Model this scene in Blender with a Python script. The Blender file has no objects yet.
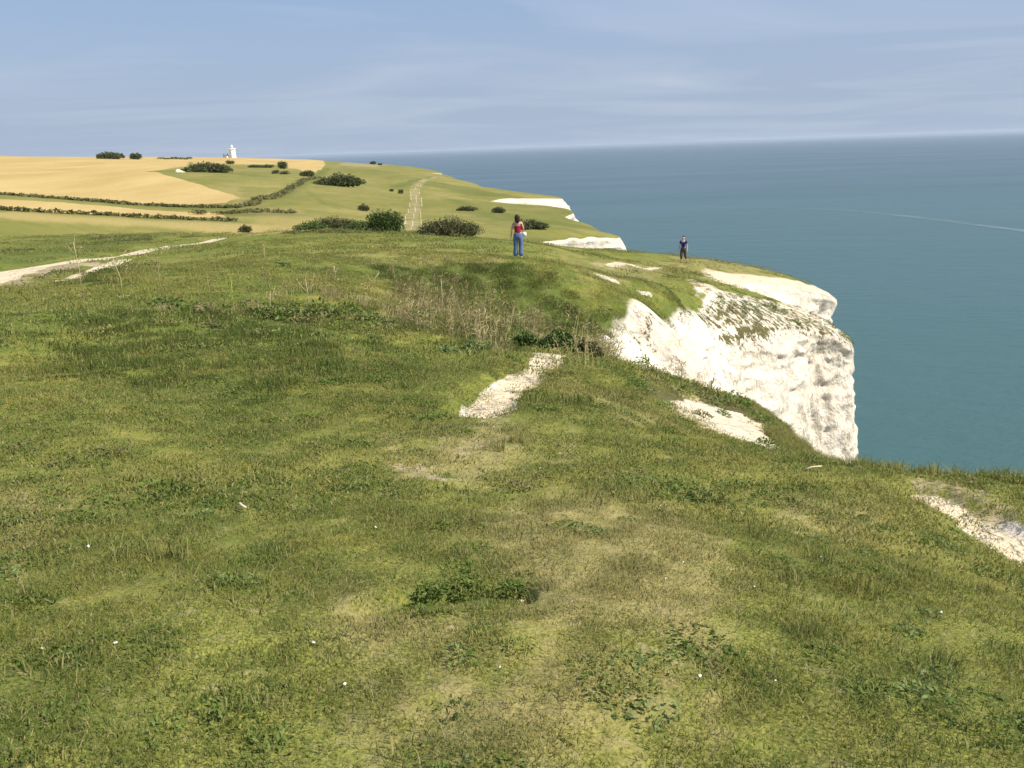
import bpy, math, random
import numpy as np
from mathutils import Vector, Matrix
rng = np.random.default_rng(7); random.seed(7)
SC = bpy.context.scene
COL = SC.collection
SEA = -95.0

# ------------------------------------------------------------------ camera maths
F = 830.0; PITCH = math.radians(15.85); ROLL = math.radians(2.0); EYE = 1.6
def ray(px, py):
    X = (px-512)/F; Y = -(py-384)/F
    c, s = math.cos(ROLL), math.sin(ROLL)
    x = X*c+Y*s; y = -X*s+Y*c
    d = np.array([x, math.cos(PITCH)+y*math.sin(PITCH), -math.sin(PITCH)+y*math.cos(PITCH)])
    h = math.hypot(d[0], d[1])
    return d[0]/h, d[1]/h, d[2]/h          # unit horizontal direction, slope
def at(px, py, d):
    a, b, t = ray(px, py)
    return (a*d, b*d, EYE+t*d)

# ------------------------------------------------------------------ noise
def _h(ix, iy, iz, seed):
    n = (ix.astype(np.int64)*374761393 + iy.astype(np.int64)*668265263 + iz.astype(np.int64)*2147483647 + seed*1274126177) & 0xffffffff
    n = ((n ^ (n >> 13))*1274126177) & 0xffffffff
    n = ((n ^ (n >> 16))*2246822519) & 0xffffffff
    return ((n >> 8) & 0xffff)/32767.5-1.0
def vnoise(x, y, z=None, seed=0):
    x = np.asarray(x, float); y = np.asarray(y, float)
    if z is None:
        ix, iy = np.floor(x), np.floor(y); fx, fy = x-ix, y-iy
        ux = fx*fx*fx*(fx*(fx*6-15)+10); uy = fy*fy*fy*(fy*(fy*6-15)+10)
        zz = np.zeros_like(ix)
        a = _h(ix, iy, zz, seed); b = _h(ix+1, iy, zz, seed); c = _h(ix, iy+1, zz, seed); d = _h(ix+1, iy+1, zz, seed)
        return (a*(1-ux)+b*ux)*(1-uy)+(c*(1-ux)+d*ux)*uy
    ix, iy, iz = np.floor(x), np.floor(y), np.floor(z); fx, fy, fz = x-ix, y-iy, z-iz
    ux = fx*fx*(3-2*fx); uy = fy*fy*(3-2*fy); uz = fz*fz*(3-2*fz)
    r = 0
    for k in (0, 1):
        a = _h(ix, iy, iz+k, seed); b = _h(ix+1, iy, iz+k, seed); c = _h(ix, iy+1, iz+k, seed); d = _h(ix+1, iy+1, iz+k, seed)
        v = (a*(1-ux)+b*ux)*(1-uy)+(c*(1-ux)+d*ux)*uy
        r = r+v*(uz if k else 1-uz)
    return r
def sstep(a, b, x):
    t = np.clip((x-a)/(b-a), 0, 1); return t*t*(3-2*t)

# ------------------------------------------------------------------ survey of the land: (pixel x, pixel y, horizontal distance)
CP = [
(0,768,2.45),(250,768,2.15),(512,768,1.95),(760,768,2.1),(1024,768,2.4),
(0,640,3.2),(250,640,2.8),(512,640,2.65),(760,640,2.85),(1024,640,3.6),
(0,540,4.5),(250,540,4.1),(512,540,3.75),(760,540,4.2),(900,560,4.3),(1024,560,5.1),
(0,470,6.3),(200,470,5.9),(400,470,5.3),(560,470,5.6),(700,470,6.0),(800,500,5.6),
(0,400,9.0),(200,400,8.6),(350,400,8.2),(440,410,7.6),(560,400,8.2),(660,420,8.2),(740,450,7.4),
(0,350,12.5),(150,350,12.0),(300,350,11.5),(400,360,11.0),(440,370,10.2),
(0,310,18),(150,305,17.5),(250,312,16.5),(340,322,15.5),
(480,400,8.3),(500,385,9.3),(520,368,10.6),(536,361,11.6),(550,355,12.6),(532,348,14.8),
(468,352,13.2),(590,372,10.5),(560,362,11.2),(620,383,10.6),(645,385,10.8),(690,416,9.6),(745,436,8.8),(800,452,8.1),(858,462,7.7),(930,474,7.5),(1015,482,7.5),
(535,335,18),(545,325,22.5),(520,318,26.0),(562,320,25.6),(490,320,25.2),(520,296,27.0),(530,272,28.6),(572,292,27.8),(605,298,27.6),(600,330,23),(460,300,26.6),
(440,312,24),(430,290,27),(440,265,30),(380,290,24.5),(640,312,27),(640,296,31),(670,288,34),
(250,270,26),(330,262,29),(400,255,32),(518,256,33),(560,262,34),(600,275,35),(640,275,40),(700,275,48),
(0,292,23),(0,268,38),(40,280,31),(100,262,38),(180,247,52),(215,241,62),(100,240,70),(0,240,85),
(300,245,46),(400,240,50),(480,244,46),(540,245,48),(580,255,48),(620,260,57),(683,262,58),(740,266,65),(780,272,68),
(300,233,62),(385,234,58),(450,236,57),(500,240,58),
(0,222,150),(100,220,165),(200,222,175),(280,222,180),(200,212,205),
(0,205,235),(100,208,240),(200,210,240),(0,190,300),(100,193,310),(230,196,300),
(0,170,480),(100,172,500),(200,172,520),(0,156.5,760),(60,157.5,760),(130,158.5,780),(235,158.5,1000),
(300,215,190),(300,200,260),(300,180,400),(320,160.5,1000),(280,168,560),
(412,225,215),(414,205,300),(415,183,470),(360,210,270),(340,186,400),(424,178,520),
(360,163,1050),(400,167,1000),(380,175,620),
(470,228,190),(470,210,290),(450,195,400),(460,180,640),(440,174,820),
(530,228,190),(520,215,260),(520,205,350),(560,230,185),(590,232,200),
(680,306,33),(720,296,39),(760,303,44),(650,322,27),(690,322,33),(735,315,38.5),(800,313,47),(838,327,49),
]
WP = [(0,0,0),(0,-3,.1),(-5,-8,.5),(4,-8,-.2),(4.4,0,-.4),(-6,0,.25),(-30,-30,1.5),(-60,0,1.5),(-40,15,-.6),(-80,40,-2.5),
(10,110,-11.5),(-60,130,-12),(40,110,-13),(45,150,-17),(-900,300,8),(-900,900,8),(-300,1500,-26),(-480,1500,-22),(-20,1600,-34),(-800,1500,-10)]
# brink of the cliffs, walked with the land on the left hand
EW = [(7,-80,1),(6.8,-25,.2),(5.8,-8,-.3),(5.0,0,-.6),(4.9,4,-.95)]
EP = [(1045,487,7.9),(1000,483,8.0),(930,476,7.8),(880,467,7.9),(848,463,8.3),(818,459,9.2),(800,442,11),(778,423,13.2),(750,405,15.7),(715,394,18),(680,383,19.6),
(652,371,21),(634,359,22.6),(630,351,24.2),(650,350,26.5),(690,343,31.5),(730,333,36.5),(770,325,41),(805,324,44.5),(835,334,46.3),(852,345,47.3),(856,348,49),
(845,330,52),(800,308,53),(765,294,54.5),(742,283,56),(745,279,58.5),(772,281,61),(803,288,63.5),(829,294.5,65.3),(836,298,67.5),(828,290,72),
(790,274,75),(745,267,77),(690,262,80),(640,259,84),(612,254,95),(585,250,115),(555,246,138),(538,241,158),(552,239,170),(580,238.5,184),(605,238,196),(619,238,205),(621,237,214),
(604,233,236),(590,226,268),(563,217.5,288),(573,214.5,298),(576,213,308),(566,209,335),(545,204,372),(500,202,398),(473,201.5,408),(498,198,422),(530,196.5,440),(556,196.5,455),(560,197,466),(548,195,505),
(505,191,560),(480,186,640),(455,178.5,750),(440,174.5,830),(428,172.5,860),(438,172.3,885),(436,171,930),(425,168.5,1020),(400,166,1180),(384,164.6,1330)]
EX = [(-330,1560,-30),(-560,1950,-44)]
ctrl = [at(*q) for q in CP]+WP+EW+[at(*q) for q in EP]+EX
ctrl = np.array(ctrl, float)
Ectl = np.array(EW+[at(*q) for q in EP]+EX, float)
EC = Ectl[:,:2].copy(); LAND = np.vstack([EC, [(-700,2700),(-2600,2700),(-2600,-1500),(-300,-1500),(8,-200)]])

def uv(x, y):
    r = np.hypot(x, y); return np.arctan2(x, y), np.log(np.maximum(r, 1.0)+.25)
cu, cv = uv(ctrl[:,0], ctrl[:,1]); N = len(cu)
def phi(d2): return .5*d2*np.log(d2+1e-9)
d2 = (cu[:,None]-cu)**2+(cv[:,None]-cv)**2
# heights are solved relative to distance so that near ground is not swamped by the far hills
rr = np.maximum(np.hypot(ctrl[:,0], ctrl[:,1]), 1.0)
T = ctrl[:,2]/(rr+2)
A = np.zeros((N+3, N+3)); A[:N,:N] = phi(d2)+np.eye(N)*2e-5; A[:N,N] = 1; A[:N,N+1] = cu; A[:N,N+2] = cv; A[N:,:N] = A[:N,N:].T
W = np.linalg.solve(A, np.concatenate([T, np.zeros(3)]))
def base(x, y):
    x = np.asarray(x, float).ravel(); y = np.asarray(y, float).ravel()
    out = np.empty(len(x)); 
    for i in range(0, len(x), 20000):
        u, v = uv(x[i:i+20000], y[i:i+20000])
        q = phi((u[:,None]-cu)**2+(v[:,None]-cv)**2)
        out[i:i+20000] = (q@W[:N]+W[N]+W[N+1]*u+W[N+2]*v)*(np.maximum(np.hypot(x[i:i+20000], y[i:i+20000]), 1)+2)
    return out
def hit(px, py, dmin=1.2, dmax=1500):
    a, b, t = ray(px, py)
    ds = np.exp(np.linspace(math.log(dmin), math.log(dmax), 900))
    g = base(a*ds, b*ds); g = np.where(inside(a*ds, b*ds, LAND), g, -90)-(EYE+t*ds)
    if g[0] >= 0: return np.array([a*ds[0], b*ds[0]])
    k = np.nonzero((g[1:] >= 0) & (g[:-1] < 0))[0]
    if len(k) == 0:
        k = np.argmax(g) if g.max() > -8 else len(ds)-1
        return np.array([a*ds[k], b*ds[k]])
    k = k[0]; w = g[k]/(g[k]-g[k+1]); d = ds[k]*(1-w)+ds[k+1]*w
    return np.array([a*d, b*d])

# ------------------------------------------------------------------ shapes on the land (world coordinates)
def segdist(x, y, P, closed=False):
    best = np.full(len(x), 1e18); Q = np.vstack([P, P[:1]]) if closed else P
    for (ax, ay), (bx, by) in zip(Q[:-1], Q[1:]):
        dx, dy = bx-ax, by-ay; L = dx*dx+dy*dy+1e-12
        t = np.clip(((x-ax)*dx+(y-ay)*dy)/L, 0, 1)
        d = (x-ax-t*dx)**2+(y-ay-t*dy)**2
        np.minimum(best, d, out=best)
    return np.sqrt(best)
def inside(x, y, P):
    c = np.zeros(len(x), bool); n = len(P); j = n-1
    for i in range(n):
        xi, yi = P[i]; xj, yj = P[j]
        m = ((yi > y) != (yj > y)) & (x < (xj-xi)*(y-yi)/(yj-yi+1e-15)+xi)
        c ^= m; j = i
    return c
def poly(pts, dmin=1.2): return np.array([hit(a, b, dmin) for a, b in pts])
def dense(P, n=8):
    out = []
    for a, b in zip(P[:-1], P[1:]):
        for k in range(n): out.append(a+(b-a)*k/n)
    out.append(P[-1]); return np.array(out)
REG = []      # (channel, 'p'|'s', pts, width, soft(relative to distance), amount)
def area(ch, pts, soft=.012, amt=1.0, dmin=1.2, wob=1.0): REG.append((ch, 'p', poly(pts, dmin), 0, soft, amt, wob))
def stroke(ch, pts, w, soft=.3, amt=1.0, dmin=1.2): REG.append((ch, 's', poly(pts, dmin), w, soft, amt, 1))
# wheat fields
area('wheat', [(-60,156),(0,156.6),(60,157.6),(130,158.6),(190,159.3),(186,166.5),(164,169),(141,171),(165,176),(200,184),(230,193),(238,197),(225,202),(190,204),(130,202),(60,197),(0,192),(-80,189)], .004, 1, 100)
area('wheat', [(-60,195),(0,199),(60,202),(130,208),(180,211),(222,215),(222,219),(190,219),(130,216),(60,213),(0,210),(-60,208)], .004, 1, 100)
area('wheat', [(188,158),(235,158),(300,158),(323,158.8),(325,165),(314,174),(306,172),(280,165),(232,164),(195,163)], .004, 1, 100)
for top in ([(-60,156.4),(0,157),(60,158),(130,159),(190,159.6)], [(188,159.2),(235,159.2),(300,160.2),(322,161.2)]):
    q = poly(top, 100); REG.append(('wheat', 'p', np.vstack([q*.97, (q*1.35)[::-1]]), 0, .004, 1, 1))
for l in ([(150,186),(156,187),(160,190)],[(163,186),(168,188),(171,192)],[(303,161),(304,164),(301,167)],[(309,161),(310,164),(307,168)]): stroke('dark', l, .8, .6, .9, 100)
for l in ([(86,170),(98,171)],[(60,180),(100,184),(150,188)],[(10,170),(80,176),(140,180)]): stroke('dark', l, .5, .6, .25, 100)
# dry pale grass
area('dry', [(-40,212),(60,214),(130,218),(200,220),(262,226),(300,230),(285,236),(230,234),(150,228),(60,222),(-40,219)], .01, .9, 80)
area('dry', [(225,222),(300,226),(310,236),(250,238),(225,232)], .01, .7, 60)
area('dry', [(200,190),(232,186),(262,204),(250,212),(225,214),(240,200)], .01, .5, 100)
area('dry', [(250,208),(300,210),(330,222),(300,232),(262,222)], .02, .6, 100)
area('dry', [(290,250),(440,240),(500,262),(330,262)], .03, .4, 20)
area('dry', [(520,240),(600,262),(640,280),(590,290),(560,262)], .03, .35, 20)
area('dry', [(300,285),(420,270),(470,290),(420,330),(330,300)], .03, .6, 15)
# dark ground: hedge feet, rough strips, and bank shade put into the colour
for l, w in (([(0,193),(60,198),(130,204),(200,207),(248,209)],5),([(0,210),(60,214),(130,217),(200,220),(235,222)],3.5),([(245,206),(275,196),(300,184),(318,176),(328,168)],3.5),
             ([(205,214),(250,214),(292,214)],5),([(150,171),(185,170),(232,172)],6),([(225,174),(260,177)],8),([(330,218),(345,222)],2),([(430,238),(520,240),(545,243)],3),
             ([(455,200),(474,209)],4),([(395,187),(420,178),(440,176)],3),([(340,168),(352,166)],3),([(480,192),(440,182),(420,181)],4),([(480,212),(520,222),(575,226)],8),([(560,205),(575,212)],5)):
    stroke('dark', l, w, .8, .75, 60)
area('dark', [(470,205),(500,202),(545,206),(590,230),(560,235),(520,228)], .02, .35, 150)
area('dark', [(420,183),(470,186),(520,197),(500,196),(470,195),(440,188)], .01, .7, 300)
area('dark', [(560,208),(600,232),(560,226),(520,214)], .01, .6, 200)
area('dark', [(330,168),(400,172),(420,180),(360,178)], .01, .35, 300)
area('dark', [(30,248),(120,238),(170,240),(100,252),(20,262),(-20,262)], .01, .7, 25)
area('dark', [(60,268),(110,262),(130,268),(110,285),(60,285)], .01, .7, 20)
area('dark', [(250,303),(540,325),(620,325),(690,305),(640,330),(580,350),(520,350),(440,330)], .02, .6, 12)
area('dark', [(380,268),(450,264),(535,268),(565,290),(575,312),(560,335),(520,330),(450,310),(400,292)], .02, 1.1, 18)  # bank of the hollow: rough growth and the slope's shade, both as colour
area('dark', [(560,325),(590,312),(630,300),(690,292),(700,300),(640,318),(600,330),(570,345)], .01, 1.0, 18)  # right-hand bank: rough growth with its shade painted in
area('dark', [(60,330),(160,310),(330,318),(400,360),(420,400),(300,420),(120,385),(20,360)], .06, .55)
area('dark', [(-20,640),(120,640),(200,700),(180,768),(-20,768)], .05, .6)
area('dark', [(560,400),(640,385),(700,420),(700,450),(600,440)], .05, .5)
area('dark', [(380,590),(440,565),(520,575),(530,592),(440,600)], .02, .9)
area('dark', [(980,600),(840,560),(760,620),(860,700),(1024,720)], .08, .45)
area('dark', [(-20,480),(120,470),(250,520),(300,575),(150,600),(-20,560)], .08, .55)
# thin brown turf
for p in ([(440,520),(560,495),(700,515),(740,570),(700,640),(560,620),(470,560)],[(380,690),(600,640),(700,700),(560,768),(380,768)],[(330,600),(440,610),(560,600),(480,640),(340,640)],
          [(760,480),(900,500),(880,540),(760,520)],[(-20,500),(60,500),(60,560),(-20,560)],[(440,430),(520,425),(560,455),(460,475),(400,470)]): area('thin', p, .09, .85)
area('thin', [(600,262),(800,266),(790,282),(700,272),(640,285),(600,275)], .02, .6, 20)
area('thin', [(560,372),(620,385),(700,425),(640,420),(570,395)], .03, .6)
# bare chalk paths
stroke('chalk', [(-30,280),(0,272),(15,266),(46,261),(81,257),(114,254),(142,249),(178,245),(221,240)], .62, .35, 1.2, 20)
stroke('chalk', [(-30,272),(0,269),(14,267)], .9, .4, 1, 20)
stroke('chalk', [(33,283),(63,276),(89,267),(112,259.5),(125,255)], .42, .4, 1.15, 20)
stroke('chalk', [(8,288),(36,287)], .26, .5, .8, 15)
stroke('bare', [(-20,284),(15,274),(40,266),(81,261)], 1.3, .6, .7, 15)
PATHPX = [(478,404),(490,396),(500,384),(513,372),(526,364),(546,357)]
stroke('chalk', PATHPX[:3], .27, .25, 1.3, 5)
stroke('chalk', PATHPX[2:5], .25, .3, 1.3, 5)
stroke('chalk', PATHPX[4:]+[(552,353)], .25, .4, 1.4, 5)
stroke('chalk', [(546,353),(535,350),(527,350)], .12, .5, .95, 8)
stroke('chalk', [(530,332),(537,330)], .12, .5, .8, 8)
stroke('bare', [(455,450),(478,440),(492,432)], .12, .9, .5); stroke('bare', [(395,466),(425,460)], .10, .9, .5); stroke('bare', [(484,420),(494,408)], .2, .9, .42)
stroke('bare', [(530,345),(532,335),(538,325)], .25, .6, .6, 8)
stroke('bare', [(440,475),(400,462)], .12, .8, .55)
# farm track on the hill
stroke('bare', [(411,229),(413,215),(416,200),(414,190),(417,184)], 2.1, .5, .45, 120)
for o in (-1.0, 0.05, 1.05):
    q = poly([(411,229),(413,215),(416,200),(414,190),(417,184)], 120); q[:,0] += o*2.0; REG.append(('chalk', 's', q, .26, .4, .56, 1))
for l in ([(470,202),(500,212),(560,232)],[(452,199),(480,215),(520,230)],[(420,182),(445,186),(470,192)],[(300,185),(318,198),(340,210)],[(345,200),(385,205)],[(362,165),(400,168),(430,172)]): stroke('dark', l, 1.1, .6, .35, 100)
stroke('bare', [(418,184),(425,179),(440,176),(460,178)], 2.4, .5, .5, 300)
area('bare', [(345,163),(385,164),(380,167),(340,166)], .01, .5, 500)
# chalk on the headland
area('chalk', [(588,347),(596,332),(618,322),(640,316),(664,316),(690,306),(700,296),(740,293),(770,298),(800,309),(838,325),(860,345),(870,480),(640,380)], .010, 1, 19)
area('chalk', [(698,297),(745,294),(770,297),(790,306),(840,326),(860,345),(820,330),(780,313),(745,303),(700,303)], .006, .85, 19)
REG.append(('chalk', 'p', np.array([at(*q)[:2] for q in [(690,271,52),(730,271,57),(765,275,61.5),(797,278,67),(812,279,73),(840,289,72),(840,300,66),(803,290,62),(765,283,59),(735,284,52),(700,279,48)]]), 0, .008, 1.1, .6))
for p, w in (([(612,265),(624,263),(638,266)],.35),([(600,273),(612,276)],.25),([(648,268),(662,267)],.2),([(640,288),(650,290)],.12),([(702,289),(716,291)],.3)): stroke('chalk', p, w, .6, .85, 20)
stroke('bare', [(600,264),(650,268),(680,272)], .8, .7, .5, 20)
area('chalk', [(655,384),(690,392),(715,397),(745,408),(775,427),(792,446),(760,440),(735,433),(700,424),(670,406)], .02, .72, 9.2)
area('chalk', [(668,392),(690,397),(712,402),(742,412),(770,428),(760,436),(742,430),(700,425),(678,412)], .01, 1, 11)
area('bare', [(640,372),(700,393),(760,425),(805,458),(740,432),(690,412),(645,385)], .01, .6, 10.5)
HE = Ectl[len(EW)+13:len(EW)+32,:2]
REG.append(('chalk', 's', HE[:5], .8, .6, 1.0, 1)); REG.append(('chalk', 's', HE[4:12], 3.0, .5, 1.05, 1)); REG.append(('chalk', 's', HE[9:16], 2.2, .5, 1.05, 1)); REG.append(('veg', 's', HE[4:11], 3.6, .6, .5, 1))
# vegetation growing over the chalk
for p in ([(640,338),(655,322),(672,326),(668,336)],[(690,302),(720,300),(770,310),(790,324),(750,328),(715,324),(670,322)],[(800,322),(835,330),(832,338),(812,338)],[(740,292),(780,303),(815,318),(830,326),(800,322),(765,308)],[(625,332),(650,328),(648,345),(635,348)]):
    area('veg', p, .012, .62, 19)
area('veg', [(684,385),(720,392),(760,402),(792,428),(800,445),(772,436),(742,410),(700,398)], .008, 1.0, 12)
area('veg', [(640,395),(650,372),(668,380),(690,396),(668,398)], .01, .9, 10.5)
# chalk scar by the near brink
SCAR = poly([(915,486),(945,500),(980,518),(1012,536),(1050,556)])
SC2 = SCAR+np.array([.17,.12])
REG.append(('chalk', 's', SC2[2:], .20, .5, 1.1, 1)); REG.append(('chalk', 's', SC2[:3], .10, .6, .9, 1)); REG.append(('bare', 's', SC2+np.array([.22,.10]), .26, .6, .5, 1))

CARVE = []  # pts, width, depth
CARVE.append((SC2-np.array([.05,.03]), .30, .10))
CARVE.append((poly(PATHPX, 5), .40, .13)); CARVE.append((poly([(372,598),(400,592),(430,587),(470,584),(515,588)]), .11, .085))
CARVE.append((poly([(-30,280),(0,272),(46,261),(81,257),(142,249),(221,240)], 20), 1.5, .10)); CARVE.append((poly([(33,283),(89,267),(125,255)], 20), .9, .08))
CARVE.append((poly([(225,664),(262,655)]), .1, .04))

def micro(x, y):
    r = np.hypot(x, y); z = np.zeros(len(x))
    for lam, amp, far, s in ((.16,.008,9,1),(.42,.020,30,2),(1.1,.038,80,3),(3.3,.07,300,4),(11,.10,900,5),(34,.25,3000,6),(95,.8,9000,7)):
        w = np.clip(1.4-r/far, 0, 1)*np.clip(r/(lam*3.2), .0, 1)
        m = w > 0
        if m.any(): z[m] += amp*w[m]*vnoise(x[m]/lam+s*9.1, y[m]/lam-s*3.3, seed=s)
    return z
def ground(x, y):
    x = np.asarray(x, float).ravel(); y = np.asarray(y, float).ravel()
    z = base(x, y)+micro(x, y)
    for P, w, dep in CARVE:
        m = (x > P[:,0].min()-3*w) & (x < P[:,0].max()+3*w) & (y > P[:,1].min()-3*w) & (y < P[:,1].max()+3*w)
        if m.any():
            dd = segdist(x[m], y[m], P)*(1+.35*vnoise(x[m]/w/1.3, y[m]/w/1.3, seed=31)); z[m] -= dep*(1-sstep(w*.45, w*1.15, dd))
    return z
def land_hit(px, py, dmin=1.2):
    p_ = hit(px, py, dmin); a, b, t = ray(px, py); d0 = math.hypot(*p_); ds = d0*np.linspace(.86, 1.16, 120); ds = ds[ds > 1]
    g = ground(a*ds, b*ds)-(EYE+t*ds); k = np.nonzero((g[1:] >= 0) & (g[:-1] < 0))[0]
    d = ds[k[0]] if len(k) else d0
    return np.array([a*d, b*d])
def gz(x, y): return float(ground([x], [y])[0])
CH = ('wheat', 'dry', 'dark', 'thin', 'chalk', 'bare', 'veg')
def masks(x, y):
    x = np.asarray(x, float).ravel(); y = np.asarray(y, float).ravel(); r = np.hypot(x, y)
    out = {c: np.zeros(len(x)) for c in CH}
    wob = vnoise(x/(r*.012+.02), y/(r*.012+.02), seed=40)*.5+vnoise(x/(r*.035+.02), y/(r*.035+.02), seed=41)*.8
    for ch, k, P, w, soft, amt, wb in REG:
        pad = (np.hypot(P[:,0], P[:,1]).max()*soft*3 if k == 'p' else w*3)+.05
        m = (x > P[:,0].min()-pad) & (x < P[:,0].max()+pad) & (y > P[:,1].min()-pad) & (y < P[:,1].max()+pad)
        if not m.any(): continue
        xm, ym = x[m], y[m]
        if k == 'p':
            d = segdist(xm, ym, P, True); d = np.where(inside(xm, ym, P), d, -d)
            s = np.maximum(r[m]*soft, .02); v = sstep(-s, s, d+s*wob[m]*.9*wb)
        else:
            d = segdist(xm, ym, P)*(1+.3*wob[m]); v = 1-sstep(w*(1-soft), w*(1+soft), d)
        out[ch][m] = np.maximum(out[ch][m], v*amt)
    return out

# ------------------------------------------------------------------ mesh helpers
def tag(o, label=None, cat=None, group=None, kind=None):
    if label: o['label'] = label
    if cat: o['category'] = cat
    if group: o['group'] = group
    if kind: o['kind'] = kind
    return o
def mesh(name, V, Fc, mat=None, smooth=True, attrs=None):
    """V (n,3); Fc list of arrays/tuples"""
    me = bpy.data.meshes.new(name); V = np.asarray(V, np.float32)
    me.vertices.add(len(V)); me.vertices.foreach_set('co', V.ravel())
    if isinstance(Fc, np.ndarray):
        k = Fc.shape[1]; tot = np.full(len(Fc), k, np.int32); flat = Fc.astype(np.int32).ravel()
    else:
        tot = np.array([len(f) for f in Fc], np.int32); flat = np.fromiter((i for f in Fc for i in f), np.int32)
    me.loops.add(len(flat)); me.loops.foreach_set('vertex_index', flat)
    me.polygons.add(len(tot)); st = np.concatenate([[0], np.cumsum(tot)[:-1]]).astype(np.int32)
    me.polygons.foreach_set('loop_start', st); me.polygons.foreach_set('loop_total', tot)
    me.polygons.foreach_set('use_smooth', np.full(len(tot), smooth))
    me.update(calc_edges=True)
    if attrs:
        for k, a in attrs.items():
            A_ = me.attributes.new(k, 'FLOAT', 'POINT'); A_.data.foreach_set('value', np.asarray(a, np.float32))
    if mat: me.materials.append(mat)
    return me
def link(name, me, parent=None, loc=None):
    o = bpy.data.objects.new(name, me); COL.objects.link(o)
    if parent: o.parent = parent
    if loc is not None: o.location = loc
    return o
class MB:
    """collects simple solids, each a list of verts and faces"""
    def __init__(s): s.v = []; s.f = []
    def add(s, v, f):
        n = len(s.v); s.v += [tuple(p) for p in v]; s.f += [tuple(i+n for i in q) for q in f]; return s
    def box(s, c, h, rz=0, taper=1.0):
        v = []
        for z in (-1, 1):
            k = taper if z > 0 else 1
            for a, b in ((-1,-1),(1,-1),(1,1),(-1,1)):
                X, Y = a*h[0]*k, b*h[1]*k
                v.append((c[0]+X*math.cos(rz)-Y*math.sin(rz), c[1]+X*math.sin(rz)+Y*math.cos(rz), c[2]+z*h[2]))
        return s.add(v, [(3,2,1,0),(4,5,6,7),(0,1,5,4),(1,2,6,5),(2,3,7,6),(3,0,4,7)])
    def tube(s, P, R, n=6, cap=True):
        P = [Vector(p) for p in P]; v = []; f = []
        for i, p in enumerate(P):
            t = (P[min(i+1, len(P)-1)]-P[max(i-1, 0)]).normalized()
            a = t.cross(Vector((0,0,1)) if abs(t.z) < .95 else Vector((1,0,0))).normalized(); b = t.cross(a)
            for k in range(n):
                th = 2*math.pi*k/n; v.append(p+(a*math.cos(th)+b*math.sin(th))*R[i])
        for i in range(len(P)-1):
            for k in range(n): f.append((i*n+k, i*n+(k+1)%n, (i+1)*n+(k+1)%n, (i+1)*n+k))
        if cap: f.append(tuple(range(n-1, -1, -1))); f.append(tuple((len(P)-1)*n+k for k in range(n)))
        return s.add(v, f)
    def lathe(s, c, prof, n=24, rot=0):
        v = []; f = []
        for r, z in prof:
            for k in range(n):
                th = 2*math.pi*k/n+rot; v.append((c[0]+r*math.cos(th), c[1]+r*math.sin(th), c[2]+z))
        for i in range(len(prof)-1):
            for k in range(n): f.append((i*n+k, i*n+(k+1)%n, (i+1)*n+(k+1)%n, (i+1)*n+k))
        f.append(tuple(range(n-1, -1, -1))); f.append(tuple((len(prof)-1)*n+k for k in range(n)))
        return s.add(v, f)
    def build(s, name, mat, parent=None, smooth=False, loc=None):
        return link(name, mesh(name, s.v, s.f, mat, smooth), parent, loc)
def empty(name, loc, rz=0):
    o = bpy.data.objects.new(name, None); COL.objects.link(o); o.location = loc; o.rotation_euler = (0,0,rz); o.empty_display_size = .2
    return o

# ------------------------------------------------------------------ materials
class NT:
    def __init__(s, name):
        s.m = bpy.data.materials.new(name); s.m.use_nodes = True; s.t = s.m.node_tree; s.t.nodes.clear()
        s.out = s.t.nodes.new('ShaderNodeOutputMaterial')
    def n(s, typ, ins=None, **kw):
        nd = s.t.nodes.new(typ)
        for k, v in kw.items(): setattr(nd, k, v)
        for k, v in (ins or {}).items():
            sk = nd.inputs[k]
            if hasattr(v, 'is_output'): s.t.links.new(v, sk)
            else: sk.default_value = v
        return nd
    def pos(s): return s.n('ShaderNodeNewGeometry').outputs['Position']
    def noise(s, vec, scale, detail=4, rough=.55, lo=.35, hi=.65):
        o = s.n('ShaderNodeTexNoise', {'Vector': vec, 'Scale': scale, 'Detail': detail, 'Roughness': rough}).outputs['Fac']
        return s.ramp(o, lo, hi) if lo is not None else o
    def ramp(s, v, lo, hi, a=0., b=1.):
        return s.n('ShaderNodeMapRange', {'Value': v, 'From Min': lo, 'From Max': hi, 'To Min': a, 'To Max': b}).outputs[0]
    def mix(s, f, a, b, mode='MIX'):
        nd = s.n('ShaderNodeMix', data_type='RGBA', blend_type=mode)
        for i, v in ((0, f), (6, a), (7, b)):
            if hasattr(v, 'is_output'): s.t.links.new(v, nd.inputs[i])
            else: nd.inputs[i].default_value = v if i == 0 else (*v, 1) if len(v) == 3 else v
        return nd.outputs[2]
    def math(s, op, a, b=0.):
        nd = s.n('ShaderNodeMath', operation=op)
        for i, v in ((0, a), (1, b)):
            if hasattr(v, 'is_output'): s.t.links.new(v, nd.inputs[i])
            else: nd.inputs[i].default_value = v
        return nd.outputs[0]
    def attr(s, name): return s.n('ShaderNodeAttribute', attribute_name=name).outputs['Fac']
    def scale(s, vec, sx, sy, sz):
        return s.n('ShaderNodeMapping', {'Vector': vec, 'Scale': (sx, sy, sz)}).outputs[0]
    def bsdf(s, col, rough=.85, spec=.15, normal=None, **kw):
        b = s.n('ShaderNodeBsdfPrincipled', {'Base Color': col if hasattr(col, 'is_output') else (*col, 1), 'Roughness': rough, 'Specular IOR Level': spec})
        if normal: s.t.links.new(normal, b.inputs['Normal'])
        s.t.links.new(b.outputs[0], s.out.inputs[0]); return b
    def bump(s, h, strength=.5, dist=.02):
        return s.n('ShaderNodeBump', {'Height': h, 'Strength': strength, 'Distance': dist}).outputs[0]

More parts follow.
